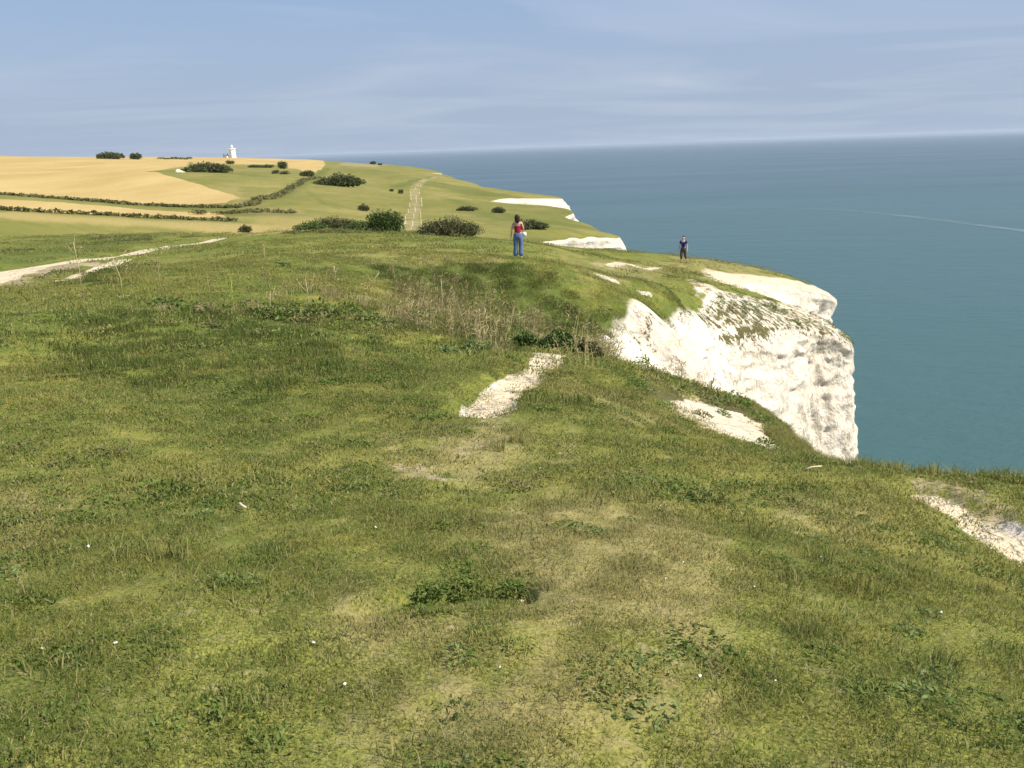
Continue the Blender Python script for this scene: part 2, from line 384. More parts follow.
def turf_colour(s, P, near=True):
    """colour of the turf at a world position: shared by ground and blades"""
    big = s.noise(P, .018, 3); mid = s.noise(P, .11, 2); m2 = s.noise(P, .7, 3, .6); sm = s.noise(P, 3.6, 3, .65); fine = s.noise(P, 17, 2, .6, .3, .7)
    f1 = s.math('ADD', s.math('MULTIPLY', mid, .3), s.math('ADD', s.math('MULTIPLY', m2, .38), s.math('MULTIPLY', sm, .32)))
    c = s.mix(s.ramp(f1, .34, .66), (.108,.156,.021), (.262,.252,.050))
    c = s.mix(s.math('MULTIPLY', big, .35), c, (.29,.27,.085))
    c = s.mix(s.math('MULTIPLY', s.ramp(fine, .5, 1.), .35), c, (.36,.31,.14))
    c = s.mix(s.math('MULTIPLY', s.ramp(s.noise(P, 6.5, 2, .6), .5, 1), .45), c, (.075,.135,.030))
    return c, fine

def ground_material():
    s = NT('turf_and_chalk'); P = s.pos()
    c, fine = turf_colour(s, P)
    # distant pasture is drier
    far = s.n('ShaderNodeVectorMath', {0: P}, operation='LENGTH').outputs['Value']
    streak = s.noise(s.scale(P, .05, .014, .05), 1, 4, .6)
    cf = s.mix(streak, (.195,.182,.050), (.29,.245,.085)); cf = s.mix(s.math('MULTIPLY', s.noise(P, .028, 6, .75, .46, .6), .5), cf, (.135,.145,.040)); cf = s.mix(s.math('MULTIPLY', s.noise(P, .09, 5, .7, .45, .7), .5), cf, (.125,.145,.036))
    cf = s.mix(s.math('MULTIPLY', s.noise(P, .35, 5, .8, .42, .68), .55), cf, (.125,.130,.038)); cf = s.mix(s.math('MULTIPLY', s.noise(P, .033, 4, .7, .5, .68), .45), cf, (.34,.27,.105))
    c = s.mix(s.math('MULTIPLY', s.ramp(far, 60, 150), .9), c, cf)
    c = s.mix(s.math('MULTIPLY', s.math('MULTIPLY', s.ramp(far, 9, 20), s.ramp(far, 110, 60)), .45), c, (.100,.115,.028))  # mid-distance turf darkened: self-shadow of the sward put into the colour
    spk = s.noise(P, 75, 2, .7, .35, .65); nearf = s.ramp(far, 14, 5); c = s.mix(s.math('MULTIPLY', nearf, .75), c, s.mix(spk, (.070,.078,.020), (.30,.28,.075)))
    n1 = s.noise(P, 1.3, 4, .7, .2, .8); n2 = s.noise(P, .22, 5, .7, .2, .8); n3 = s.noise(P, 12, 3, .6, .2, .8)
    nn = s.mix(s.ramp(far, 90, 300), s.mix(s.ramp(far, 6, 22), n3, n1), n2)
    def m(ch, w=.8, rg=(.35, .65)):
        a = s.attr(ch)
        return s.ramp(s.math('ADD', a, s.math('MULTIPLY', s.math('SUBTRACT', nn, .5), w)), *rg)
    c = s.mix(s.math('MULTIPLY', m('dry', 1., (.1,.95)), .75), c, (.38,.29,.12))
    c = s.mix(s.math('MULTIPLY', m('dark', 1.2, (.0,1.1)), .8), c, s.mix(n1, (.060,.090,.020), (.110,.135,.036)))
    c = s.mix(s.math('MULTIPLY', m('thin', 1.2, (.1,1.)), .6), c, (.36,.29,.14))
    wn = s.noise(s.scale(P, .06, .012, .05), 1, 4, .6)
    w = s.mix(wn, (.40,.29,.115), (.49,.365,.155)); w = s.mix(s.math('MULTIPLY', s.noise(P, .6, 4, .7, .4, .7), .25), w, (.31,.215,.085))
    c = s.mix(m('wheat', .35), c, w)
    gr = s.noise(P, 85, 3, .7, .3, .7); c = s.mix(m('bare', 1.2, (.25,.8)), c, s.mix(s.math('ADD', s.math('MULTIPLY', n3, .5), s.math('MULTIPLY', gr, .5)), (.22,.165,.10), (.50,.41,.27)))
    # chalk, with flints, stains and a crumbled look
    P2 = s.scale(P, 1, 1, .35)
    k = s.mix(s.noise(P2, .35, 5, .6), (.60,.53,.425), (.68,.625,.53)); k = s.mix(s.math('MULTIPLY', s.noise(P, 1.6, 6, .7, .5, .72), .45), k, (.45,.365,.255))
    k = s.mix(s.math('MULTIPLY', s.noise(s.scale(P, 1, 1, 2.2), .8, 6, .8, .56, .66), .4), k, (.33,.27,.20)); ck = s.math('ABSOLUTE', s.math('SUBTRACT', s.noise(s.scale(P, 1, 1, .55), .9, 6, .62, None), .5)); kb = s.noise(s.scale(P, 1, 1, .7), 1.1, 5, .62, .15, .85); k = s.mix(s.math('MULTIPLY', s.ramp(ck, .014, .0), s.noise(P, .45, 2, .5, .48, .6)), k, (.27,.21,.15)); k = s.mix(s.ramp(kb, .42, .12, 0, .35), k, (.52,.42,.30))
    loose = s.ramp(s.attr('slope'), .86, .97)
    k = s.mix(s.math('MULTIPLY', loose, .8), k, s.mix(s.math('ADD', s.math('MULTIPLY', n3, .5), s.math('MULTIPLY', gr, .5)), (.52,.405,.245), (.68,.57,.40)))
    c = s.mix(m('chalk', .5), c, k)
    v = s.mix(n1, (.115,.085,.045), (.10,.115,.035)); nv = s.noise(P, 3.2, 5, .75, .25, .75); c = s.mix(s.ramp(s.math('ADD', s.attr('veg'), s.math('MULTIPLY', s.math('SUBTRACT', nv, .5), 1.5)), .45, .62), c, v)
    h = s.math('ADD', s.math('MULTIPLY', n3, .25), s.math('ADD', n1, s.math('MULTIPLY', s.noise(P, 45, 3, .6, .2, .8), .15)))
    nrm = s.bump(h, .55, .06)
    far_b = s.n('ShaderNodeBump', {'Height': n2, 'Strength': .35, 'Distance': .9, 'Normal': nrm}).outputs[0]
    chk = s.n('ShaderNodeBump', {'Height': s.math('ADD', kb, s.math('MULTIPLY', s.ramp(ck, 0, .05), .25)), 'Strength': s.math('MULTIPLY', m('chalk', .5), .6), 'Distance': .28, 'Normal': far_b}).outputs[0]
    s.bsdf(c, .95, .05, chk); return s.m
def blade_material(name, tint=None, amt=0., dry=.25, trans=.35):
    s = NT(name); P = s.pos(); c, fine = turf_colour(s, P)
    if tint: c = s.mix(amt, c, tint)
    r = s.attr('rnd'); ti = s.n('ShaderNodeAttribute', attribute_name='tn', attribute_type='INSTANCER').outputs['Fac']; di = s.n('ShaderNodeAttribute', attribute_name='dk', attribute_type='INSTANCER').outputs['Fac']
    c = s.mix(s.math('MULTIPLY', ti, s.ramp(r, .0, 1., .35, .95)), c, (.33,.265,.115)); c = s.mix(s.math('MULTIPLY', di, .4), c, (.078,.112,.018))
    c = s.mix(s.math('MULTIPLY', s.ramp(r, 1-dry, 1.), .85), c, (.42,.35,.16))
    c = s.mix(s.math('MULTIPLY', s.ramp(r, .3, .0), .3), c, (.060,.105,.020))
    gn = s.n('ShaderNodeNewGeometry').outputs['Normal']; up = s.n('ShaderNodeVectorMath', {0: s.n('ShaderNodeVectorMath', {0: gn, 1: (.45,.45,.45)}, operation='MULTIPLY').outputs[0], 1: (0,0,.8)}, operation='ADD').outputs[0]; up = s.n('ShaderNodeVectorMath', {0: up}, operation='NORMALIZE').outputs[0]
    b = s.n('ShaderNodeBsdfPrincipled', {'Base Color': c, 'Roughness': .7, 'Specular IOR Level': .2, 'Normal': up})
    t = s.n('ShaderNodeBsdfTranslucent', {'Color': s.mix(.4, c, (.22,.26,.03))})
    mx = s.n('ShaderNodeMixShader', {0: trans, 1: b.outputs[0], 2: t.outputs[0]}); s.t.links.new(mx.outputs[0], s.out.inputs[0]); return s.m
def leaf_material(name, dark, light, scale=3., trans=.25, rough=.55):
    s = NT(name); P = s.pos(); r = s.attr('rnd')
    f = s.math('ADD', s.math('MULTIPLY', s.noise(P, scale, 3), .4), s.math('MULTIPLY', r, .6)); c = s.mix(f, dark, light)
    b = s.n('ShaderNodeBsdfPrincipled', {'Base Color': c, 'Roughness': rough, 'Specular IOR Level': .25})
    t = s.n('ShaderNodeBsdfTranslucent', {'Color': c})
    mx = s.n('ShaderNodeMixShader', {0: trans, 1: b.outputs[0], 2: t.outputs[0]}); s.t.links.new(mx.outputs[0], s.out.inputs[0]); return s.m
def plain(name, col, rough=.8, spec=.2, var=.15, scale=8.):
    s = NT(name); P = s.n('ShaderNodeTexCoord').outputs['Object']
    c = s.mix(s.noise(P, scale, 4), tuple(x*(1-var) for x in col), tuple(min(1, x*(1+var)) for x in col))
    s.bsdf(c, rough, spec); return s.m
GROUND = ground_material()
M = {
 'blade': blade_material('grass_blades', dry=.34),
 'tall': blade_material('tall_grass_blades', (.24,.23,.07), .35, .4),
 'coarse': blade_material('coarse_blades', (.066,.092,.016), .8, .12),  # rough grass; the dark tint also carries shade of the banks
 'weed': leaf_material('weed_leaves', (.072,.118,.018), (.172,.228,.046), 5),
 'pale_weed': leaf_material('grey_weed_leaves', (.11,.165,.045), (.23,.28,.10), 5),
 'rough': leaf_material('rough_vegetation', (.095,.105,.034), (.24,.21,.085), 4),
 'bush': leaf_material('bush_leaves', (.050,.090,.020), (.140,.195,.052), 1.2),
 'bush_brown': leaf_material('bramble_leaves', (.060,.070,.024), (.150,.145,.058), 1.2),
 'bush_far': leaf_material('scrub_leaves', (.070,.088,.028), (.130,.150,.052), .3),
 'dry_stem': leaf_material('dry_stems', (.24,.20,.085), (.50,.42,.22), 4, .1),
 'brown_stem': leaf_material('brown_stems', (.16,.135,.05), (.38,.31,.14), 4, .1),
 'pale_stem': leaf_material('pale_dead_stems', (.50,.40,.22), (.72,.62,.42), 4, .1),
 'green_stem': leaf_material('yellow_green_stems', (.30,.33,.07), (.42,.44,.12), 4, .1),
 'bark': plain('bark', (.10,.075,.05)),
 'white': plain('white_paint', (.82,.82,.80), .6, .2, .03, .4),
 'glass': plain('dark_glass', (.05,.06,.07), .1, .5),
 'slate': plain('roof_slate', (.17,.14,.13), .8, .2, .2, 1),
 'skin': plain('skin', (.60,.36,.25), .6, .3, .08, 20),
 'hair': plain('dark_hair', (.035,.018,.012), .5, .4, .3, 60),
 'red': plain('red_cotton', (.30,.025,.06), .8, .1, .15, 14),
 'denim': plain('blue_denim', (.11,.16,.30), .85, .1, .2, 22),
 'royal': plain('royal_blue_cotton', (.022,.028,.16), .8, .1, .15, 14),
 'khaki': plain('dark_khaki_cotton', (.085,.065,.045), .85, .1, .2, 18),
 'shoe': plain('shoe_white', (.75,.72,.68)), 'shoe_dark': plain('dark_leather', (.04,.035,.03)),
 'phone': plain('black_plastic', (.02,.02,.022), .3, .5), 'cloth_white': plain('white_cloth', (.78,.75,.70)),
 'pink': plain('pink_cloth', (.50,.16,.14)), 'chalkstone': plain('chalk_stone', (.82,.78,.70), .9, .1, .08, 30),
 'timber': plain('weathered_timber', (.20,.17,.13)), 'driftwood': plain('bleached_wood', (.62,.52,.38), .8, .2, .2, 20),
}

# ------------------------------------------------------------------ land sheet
def coarse_edge():
    P = Ectl[:,:2]; return P
def edge_signed(x, y):
    out = np.empty(len(x))
    for i in range(0, len(x), 200000):
        xs, ys = x[i:i+200000], y[i:i+200000]
        d = segdist(xs, ys, EC); out[i:i+200000] = np.where(inside(xs, ys, LAND), d, -d)
    return out
az = np.concatenate([np.arange(-150,-39,2.0), np.arange(-39,38.5,.115), np.arange(39,151,2.0)])
def geo(a, b, q): return np.exp(np.arange(math.log(a), math.log(b), q))
rad = np.concatenate([[.05,.3,.6], geo(.9,12,.0105), geo(12,70,.0048), geo(70,700,.012), geo(700,2400,.02)])
AZ, RD = np.meshgrid(np.radians(az), rad, indexing='ij')
X = (RD*np.sin(AZ)).ravel(); Y = (RD*np.cos(AZ)).ravel()
sd = edge_signed(X, Y); rr_ = np.hypot(X, Y); sc_ = np.maximum(.02*rr_, .25)
keepv = sd > sc_*.75
Z = np.zeros(len(X)); near = sd > -3*sc_
Z[near] = ground(X[near], Y[near])
Z -= .012*sc_*(1-sstep(1.6, 2.4, sd/sc_))*keepv
na, nr = len(az), len(rad); I = np.arange(na*nr).reshape(na, nr)
q = np.stack([I[:-1,:-1], I[1:,:-1], I[1:,1:], I[:-1,1:]], -1).reshape(-1, 4)
q = q[keepv[q].all(1)]
used = np.zeros(len(X), bool); used[q.ravel()] = True; remap = np.cumsum(used)-1
Xk, Yk, Zk = X[used], Y[used], Z[used]; q = remap[q]
mk = masks(Xk, Yk)
V = np.stack([Xk, Yk, Zk], 1)
# slope attribute from face normals
def slope_attr(V, q):
    a = V[q[:,2]]-V[q[:,0]]; b = V[q[:,3]]-V[q[:,1]]; n = np.cross(a, b); n /= np.linalg.norm(n, axis=1)[:,None]+1e-12
    s = np.zeros(len(V)); c = np.zeros(len(V))
    for k in range(4): np.add.at(s, q[:,k], np.abs(n[:,2])); np.add.at(c, q[:,k], 1)
    return s/np.maximum(c, 1)
mk['slope'] = slope_attr(V, q)
q = q[:, ::-1]
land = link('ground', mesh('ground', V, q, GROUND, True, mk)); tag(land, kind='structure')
land['label'] = 'grassy clifftop land with chalk paths and wheat fields'

# ------------------------------------------------------------------ chalk cliffs: a sheet swept along the brink and down to the sea
def resample(P, stepf):
    # Catmull-Rom through the survey, then equal steps proportional to distance
    out = []
    for i in range(len(P)-1):
        p0, p1, p2, p3 = P[max(i-1,0)], P[i], P[i+1], P[min(i+2,len(P)-1)]
        L = np.linalg.norm(p2-p1); n = max(2, int(L/stepf(np.linalg.norm((p1+p2)/2))))
        for k in range(n):
            t = k/n; m1 = (p2-p0)*.32; m2 = (p3-p1)*.32
            out.append((2*t**3-3*t**2+1)*p1+(t**3-2*t**2+t)*m1+(-2*t**3+3*t**2)*p2+(t**3-t**2)*m2)
    out.append(P[-1]); return np.array(out)
def stepf(d): return min(max(.0019*d, .05), 4) if d > 6.5 else .25
B = resample(EC, stepf)
def gsmooth(P, k):
    w = np.exp(-np.linspace(-2, 2, 2*k+1)**2); w /= w.sum(); Q = np.pad(P, ((k,k),(0,0)), mode='edge')
    return np.stack([np.convolve(Q[:,j], w, 'valid') for j in range(P.shape[1])], 1)
tan = np.gradient(gsmooth(B, 14), axis=0); tan = gsmooth(tan/np.linalg.norm(tan, axis=1)[:,None], 16); tan /= np.linalg.norm(tan, axis=1)[:,None]
nrm = np.stack([tan[:,1], -tan[:,0]], 1)          # seaward
D = np.hypot(B[:,0], B[:,1]); S = np.maximum(.02*D, .25)
def fb(x, y, lam, seed): return vnoise(x/lam, y/lam, seed=seed)
wig = .30*S*fb(B[:,0], B[:,1], S*2.2, 51)+.14*S*fb(B[:,0], B[:,1], S*.8, 52)+.05*S*fb(B[:,0], B[:,1], S*.3, 53)
B = B+nrm*wig[:,None]
batter = np.interp(np.arange(len(B)), [0, len(B)], [.2, .2])
def near_pt(px, py, d, rad_): 
    p = np.array(at(px, py, d)[:2]); return np.exp(-((B-p)**2).sum(1)/rad_**2)
batter = .07+.75*near_pt(634,359,22.6,7)+.35*near_pt(690,343,31,6)+.5*near_pt(742,283,56,6)+.05*near_pt(770,325,41,7)
rows_in = [2.8,2.2,1.7,1.3,1.0,.75,.55,.4,.28,.18,.1,.05,0]
VV = []; AT = {c: [] for c in CH}
for t in rows_in:
    Q = B-nrm*(t*S)[:,None]; z = ground(Q[:,0], Q[:,1])
    if t == rows_in[0]: z -= .03*S
    elif t < 2: z += .004*S
    a = masks(Q[:,0], Q[:,1]); lip = sstep(.35, .0, np.full(len(B), t)+.2*fb(Q[:,0], Q[:,1], S*.5, 60))
    VV.append(np.column_stack([Q, z])); 
    for c in CH: AT[c].append(a[c])
zE = VV[-1][:,2]; Hc = zE-SEA+3
edge_a = {c: AT[c][-1] for c in CH}
NR = 210
for i in range(1, NR+1):
    v = i/NR; t = Hc*v**2.1
    big = fb(B[:,0]+t*.04, B[:,1]-t*.03, S*3.2+1, 70)
    o = batter*t*np.where(t < 9, 1, 1)*np.exp(-t/60)+S*.10*sstep(0, 1, t/S*3)
    X3 = B[:,0]+nrm[:,0]*o; Y3 = B[:,1]+nrm[:,1]*o; Z3 = zE-t
    r3 = np.clip(D/50, .35, 6)
    on = sstep(.0, 1., t/(r3*1.2))
    rid = lambda lam, zs, sd_: 1-2*np.abs(vnoise(X3/lam, Y3/lam, Z3/(lam*zs), seed=sd_))
    o2 = on*r3*(.85*vnoise(X3/(5*r3), Y3/(5*r3), Z3/(30*r3), seed=71)+.45*rid(2.0*r3, 4.5, 72)+.15*vnoise(X3/(1.0*r3), Y3/(1.0*r3), Z3/(1.3*r3), seed=73)+.18*rid(.5*r3, 1.3, 74)+.08*vnoise(X3/(.22*r3), Y3/(.22*r3), Z3/(.2*r3), seed=75))
    o2 += on*r3*.07*(np.floor(Z3/(1.7*r3)+.4*big)-(Z3/(1.7*r3)+.4*big)+.5)
    VV.append(np.column_stack([X3+nrm[:,0]*o2, Y3+nrm[:,1]*o2, Z3+.10*r3*on*vnoise(X3/(.7*r3), Y3/(.7*r3), Z3/(.7*r3), seed=76)]))
    f = sstep(.0, 1.0, t/np.minimum(S*.5, .42+.0012*D)+.45*fb(X3, Y3, S*.7, 77))
    for c in CH:
        if c == 'chalk': AT[c].append(np.maximum(edge_a[c], f))
        elif c == 'veg': AT[c].append(edge_a[c]*np.exp(-t/(.6*r3)))
        else: AT[c].append(edge_a[c]*(1-f))
V = np.concatenate(VV); nrw, ncl = len(VV), len(B)
I = np.arange(nrw*ncl).reshape(nrw, ncl)
q = np.stack([I[:-1,:-1], I[1:,:-1], I[1:,1:], I[:-1,1:]], -1).reshape(-1, 4)
at_ = {c: np.concatenate(AT[c]) for c in CH}; at_['slope'] = slope_attr(V, q)
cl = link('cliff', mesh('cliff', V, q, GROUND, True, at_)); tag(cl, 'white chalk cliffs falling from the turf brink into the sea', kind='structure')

# ------------------------------------------------------------------ sea
def sea_material():
    s = NT('sea_water'); P = s.pos()
    far = s.n('ShaderNodeVectorMath', {0: P}, operation='LENGTH').outputs['Value']
    patch = s.noise(s.scale(P, .0012, .0035, 1), 1, 5, .6, .2, .8); p2 = s.noise(s.scale(P, .0002, .0009, 1), 1, 4, .6)
    c = s.mix(patch, (.038,.096,.094), (.049,.112,.108)); c = s.mix(s.ramp(far, 300, 2500), c, s.mix(p2, (.050,.092,.108), (.057,.101,.118)))
    mp = s.scale(P, 1, 1, 1)
    w1 = s.noise(s.scale(P, .055, .16, 1), 1, 4, .6, .1, .9); w2 = s.noise(s.scale(P, .30, .75, 1), 1, 5, .65, .1, .9); w3 = s.noise(s.scale(P, .012, .03, 1), 1, 3, .5, .1, .9)
    h = s.math('ADD', s.math('MULTIPLY', w1, 2.2), s.math('ADD', s.math('MULTIPLY', w2, .7), s.math('MULTIPLY', w3, 3)))
    nrm = s.bump(h, .55, 1.0)
    # a thin slick trailing off a passing current
    a, b, _ = ray(835,209); wl = []
    b_ = s.bsdf(c, .32, .5, nrm); s.t.links.new(s.ramp(patch, 0, 1, .26, .40), b_.inputs['Roughness'])
    b_.inputs['IOR'].default_value = 1.33
    return s.m
ths = np.radians(np.arange(0, 361, 3)); rs = np.concatenate([[1], geo(20, 250000, .12), [250000]])
TH, RS = np.meshgrid(ths, rs, indexing='ij'); V = np.stack([(RS*np.sin(TH)).ravel(), (RS*np.cos(TH)).ravel(), np.full(TH.size, SEA)], 1)
I = np.arange(TH.size).reshape(TH.shape); q = np.stack([I[:-1,:-1], I[:-1,1:], I[1:,1:], I[1:,:-1]], -1).reshape(-1, 4)
sea = link('sea', mesh('sea', V, q[:, ::-1], sea_material(), True)); tag(sea, 'calm blue green sea reaching a hazy horizon', kind='structure')
# @@BEGIN
# ------------------------------------------------------------------ turf, weeds and rough growth (uncountable ground cover)
hidden = bpy.data.collections.new('turf_sources')       # sources only: never linked to the scene
def make_blades(name, n, R, h0, h1, w, mat, lean=.6, seed=1, clump=0):
    g = np.random.default_rng(seed); 
    a = g.uniform(0, 2*np.pi, n); r = R*np.sqrt(g.uniform(0, 1, n)); bx, by = r*np.cos(a), r*np.sin(a)
    if clump:
        c = g.uniform(-R*.8, R*.8, (clump, 2)); k = g.integers(0, clump, n); bx = c[k,0]+g.normal(0, R*.1, n); by = c[k,1]+g.normal(0, R*.1, n)
    h = g.uniform(h0, h1, n)*(1-.35*r/R); th = g.uniform(0, 2*np.pi, n); ln = g.uniform(.15, 1, n)*lean*h; ph = g.uniform(0, 2*np.pi, n); w_ = w*g.uniform(.6, 1.3, n)
    sx, sy = np.cos(ph)*w_, np.sin(ph)*w_; lx, ly = np.cos(th)*ln, np.sin(th)*ln
    V = np.stack([np.stack([bx-sx, by-sy, -.25*h], 1), np.stack([bx+sx, by+sy, -.25*h], 1),
                  np.stack([bx+lx*.35+sx*.8, by+ly*.35+sy*.8, h*.6], 1), np.stack([bx+lx*.35-sx*.8, by+ly*.35-sy*.8, h*.6], 1), np.stack([bx+lx, by+ly, h*.95], 1)], 1).reshape(-1, 3)
    o = np.arange(n)*5; F4 = np.stack([o, o+1, o+2, o+3], 1); F3 = np.stack([o+3, o+2, o+4], 1)
    return mesh(name, V, [tuple(f) for f in F4]+[tuple(f) for f in F3], mat, True, {'rnd': np.repeat(g.uniform(0, 1, n), 5)})
def make_leaves(name, n, R, H, ls, mat, seed=1, flat=.5, aspect=.42):
    """leaf shapes on short stalks filling a low dome"""
    g = np.random.default_rng(seed); a = g.uniform(0, 2*np.pi, n); r = R*np.sqrt(g.uniform(0, 1, n)); z = H*(1-(r/R)**2)*g.uniform(.15, 1, n)
    c = np.stack([r*np.cos(a), r*np.sin(a), z], 1); V = []; 
    th = a+g.normal(0, .9, n); el = g.normal(.25, flat, n); L = ls*g.uniform(.5, 1.25, n); ro = g.normal(0, .6, n)
    d = np.stack([np.cos(th)*np.cos(el), np.sin(th)*np.cos(el), np.sin(el)], 1); s = np.stack([-np.sin(th)*np.cos(ro), np.cos(th)*np.cos(ro), np.sin(ro)], 1)
    P = lambda u, v, dz: c+d*(u*L)[:,None]+s*(v*L*aspect)[:,None]+np.array([0,0,1])*(dz*L)[:,None]
    V = np.stack([P(-.5,0,0), P(-.1,.5,.06), P(.3,.32,.02), P(.55,0,-.1), P(.3,-.32,.02), P(-.1,-.5,.06)], 1).reshape(-1, 3); o = np.arange(n)*6
    return mesh(name, V, np.stack([o, o+1, o+2, o+3, o+4, o+5], 1), mat, False, {'rnd': np.repeat(g.uniform(0, 1, n), 6)})
def make_stems(name, n, R, h0, h1, w, mat, seed=1, bits=5):
    g = random.Random(seed); b = MB(); rn = []
    for i in range(n):
        a, r = g.uniform(0, 6.28), R*math.sqrt(g.random()); x, y = r*math.cos(a), r*math.sin(a); h = g.uniform(h0, h1); lx, ly = g.gauss(0, .13)*h, g.gauss(0, .13)*h
        n0 = len(b.v); b.tube([(x,y,-.05),(x+lx*.4,y+ly*.4,h*.5),(x+lx,y+ly,h)], [w, w*.8, w*.4], 3, False)
        for k in range(bits):
            t = g.uniform(.35, 1); p = (x+lx*t, y+ly*t, h*t); q = (p[0]+g.gauss(0, .06), p[1]+g.gauss(0, .06), p[2]+g.uniform(.02, .10))
            b.tube([p, q], [w*.6, w*1.5], 3, False)
        rn += [g.random()]*(len(b.v)-n0)
    return mesh(name, b.v, b.f, mat, False, {'rnd': rn})
GN_CACHE = {}
def scatter(name, label, sources, x, y, scl, zoff=0., tilt=.1, slope=True):
    n = len(x)
    if n == 0: return
    c = bpy.data.collections.new(name+'_sources')
    for i, me in enumerate(sources):
        o = bpy.data.objects.new('%s_source_%02d' % (name, i), me); c.objects.link(o)
    z = ground(x, y); e = .15
    gx = (ground(x+e, y)-z)/e if slope else np.zeros(n); gy = (ground(x, y+e)-z)/e if slope else np.zeros(n)
    yaw = rng.uniform(0, 2*np.pi, n); R = np.empty((n, 3), np.float32)
    for i in range(n):
        nv = Vector((-gx[i]*.9+random.gauss(0, tilt), -gy[i]*.9+random.gauss(0, tilt), 1))
        R[i] = (nv.to_track_quat('Z', 'Y') @ Matrix.Rotation(yaw[i], 3, 'Z').to_quaternion()).to_euler()
    me = bpy.data.meshes.new(name); me.vertices.add(n); me.vertices.foreach_set('co', np.stack([x, y, z+zoff], 1).astype(np.float32).ravel())
    a = me.attributes.new('rot', 'FLOAT_VECTOR', 'POINT'); a.data.foreach_set('vector', R.ravel())
    a = me.attributes.new('scl', 'FLOAT', 'POINT'); a.data.foreach_set('value', np.asarray(scl, np.float32))
    mk_ = masks(x, y)
    for k_, c_ in (('tn', 'thin'), ('dk', 'dark')): a = me.attributes.new(k_, 'FLOAT', 'POINT'); a.data.foreach_set('value', mk_[c_].astype(np.float32))
    a = me.attributes.new('idx', 'INT', 'POINT'); a.data.foreach_set('value', rng.integers(0, len(sources), n).astype(np.int32))
    o = link(name, me); g = bpy.data.node_groups.new(name, 'GeometryNodeTree')
    g.interface.new_socket('Geometry', in_out='INPUT', socket_type='NodeSocketGeometry'); g.interface.new_socket('Geometry', in_out='OUTPUT', socket_type='NodeSocketGeometry')
    N_ = g.nodes.new; gi, go, iop, ci = N_('NodeGroupInput'), N_('NodeGroupOutput'), N_('GeometryNodeInstanceOnPoints'), N_('GeometryNodeCollectionInfo')
    ci.inputs['Collection'].default_value = c; ci.inputs['Separate Children'].default_value = True; ci.inputs['Reset Children'].default_value = True
    def na(nm, t):
        q_ = N_('GeometryNodeInputNamedAttribute'); q_.data_type = t; q_.inputs['Name'].default_value = nm
        return [s_ for s_ in q_.outputs if s_.enabled and s_.name == 'Attribute'][0]
    e2r = N_('FunctionNodeEulerToRotation'); g.links.new(na('rot', 'FLOAT_VECTOR'), e2r.inputs[0])
    g.links.new(gi.outputs[0], iop.inputs['Points']); g.links.new(ci.outputs[0], iop.inputs['Instance']); iop.inputs['Pick Instance'].default_value = True
    g.links.new(na('idx', 'INT'), iop.inputs['Instance Index']); g.links.new(e2r.outputs[0], iop.inputs['Rotation']); g.links.new(na('scl', 'FLOAT'), iop.inputs['Scale'])
    g.links.new(iop.outputs[0], go.inputs[0])
    md = o.modifiers.new('scatter', 'NODES'); md.node_group = g
    tag(o, label, kind='stuff'); return o
def sample(r0, r1, dens, half=37.5):
    n = int(dens*math.radians(half)*(r1*r1-r0*r0)); r = np.sqrt(rng.uniform(r0*r0, r1*r1, n)); a = np.radians(rng.uniform(-half, half, n))
    return r*np.sin(a), r*np.cos(a)
def keep(x, y, f, edge=.02):
    m = masks(x, y); sd = edge_signed(x, y); p = f(m, x, y)
    k = (rng.uniform(0, 1, len(x)) < p) & (sd > edge); return x[k], y[k]
bare_ = lambda m: np.clip(1.3-2.0*np.maximum.reduce([m['chalk'], m['bare']*.9, m['wheat']*2]), 0, 1)
NZ = lambda x, y, l, s: .5+.5*vnoise(x/l, y/l, seed=s)
S1 = [make_blades('short_blades', 340, .17, .006, .022, .0014, M['blade'], 2.2, k) for k in range(4)]+[make_blades('short_blades', 200, .17, .012, .040, .0016, M['blade'], 1.8, 10+k) for k in range(2)]
x, y = sample(.3, 4.6, 85, 68); x, y = keep(x, y, lambda m, x, y: bare_(m)*(1-.25*m['thin'])*(.8+.3*NZ(x, y, .3, 91)), .06)
scatter('grass', 'short cropped turf in the foreground', S1, x, y, rng.uniform(.7, 1.3, len(x)))
S2 = [make_blades('mid_blades', 360, .30, .008, .028, .0032, M['blade'], 2.1, 20+k) for k in range(4)]+[make_blades('mid_blades', 160, .3, .018, .05, .003, M['tall'], 1.7, 30)]
x, y = sample(4.4, 12, 28, 52); x, y = keep(x, y, lambda m, x, y: bare_(m)*(1-.25*m['thin'])*(.75+.35*NZ(x, y, .6, 92)), .05)
scatter('grass', 'turf on the middle of the clifftop', S2, x, y, rng.uniform(.7, 1.25, len(x)))
S3 = [make_blades('far_blades', 320, .65, .014, .05, .008, M['blade'], 2.0, 40+k) for k in range(3)]+[make_blades('far_blades', 200, .65, .03, .11, .007, M['tall'], 1.3, 45)]
x, y = sample(11.5, 34, 5, 44); x, y = keep(x, y, lambda m, x, y: bare_(m)*(1-.75*np.clip(m['dark'], 0, 1))*(.6+.4*NZ(x, y, 1.7, 93)), .25)
scatter('grass', 'turf beyond the hollow', S3, x, y, rng.uniform(.7, 1.2, len(x)))
S4 = [make_blades('tussock_blades', 240, 1.1, .03, .10, .014, M['blade'], 1.5, 50+k) for k in range(3)]
x, y = sample(33, 82, .55, 40); x, y = keep(x, y, lambda m, x, y: bare_(m)*(.2+.8*NZ(x, y, 4, 94)), .6)
scatter('grass', 'turf along the far brow', S4, x, y, rng.uniform(.7, 1.3, len(x)))
S6 = [make_blades('coarse_blades', 300, .5, .05, .17, .006, M['coarse'], .8, 150+k) for k in range(3)]
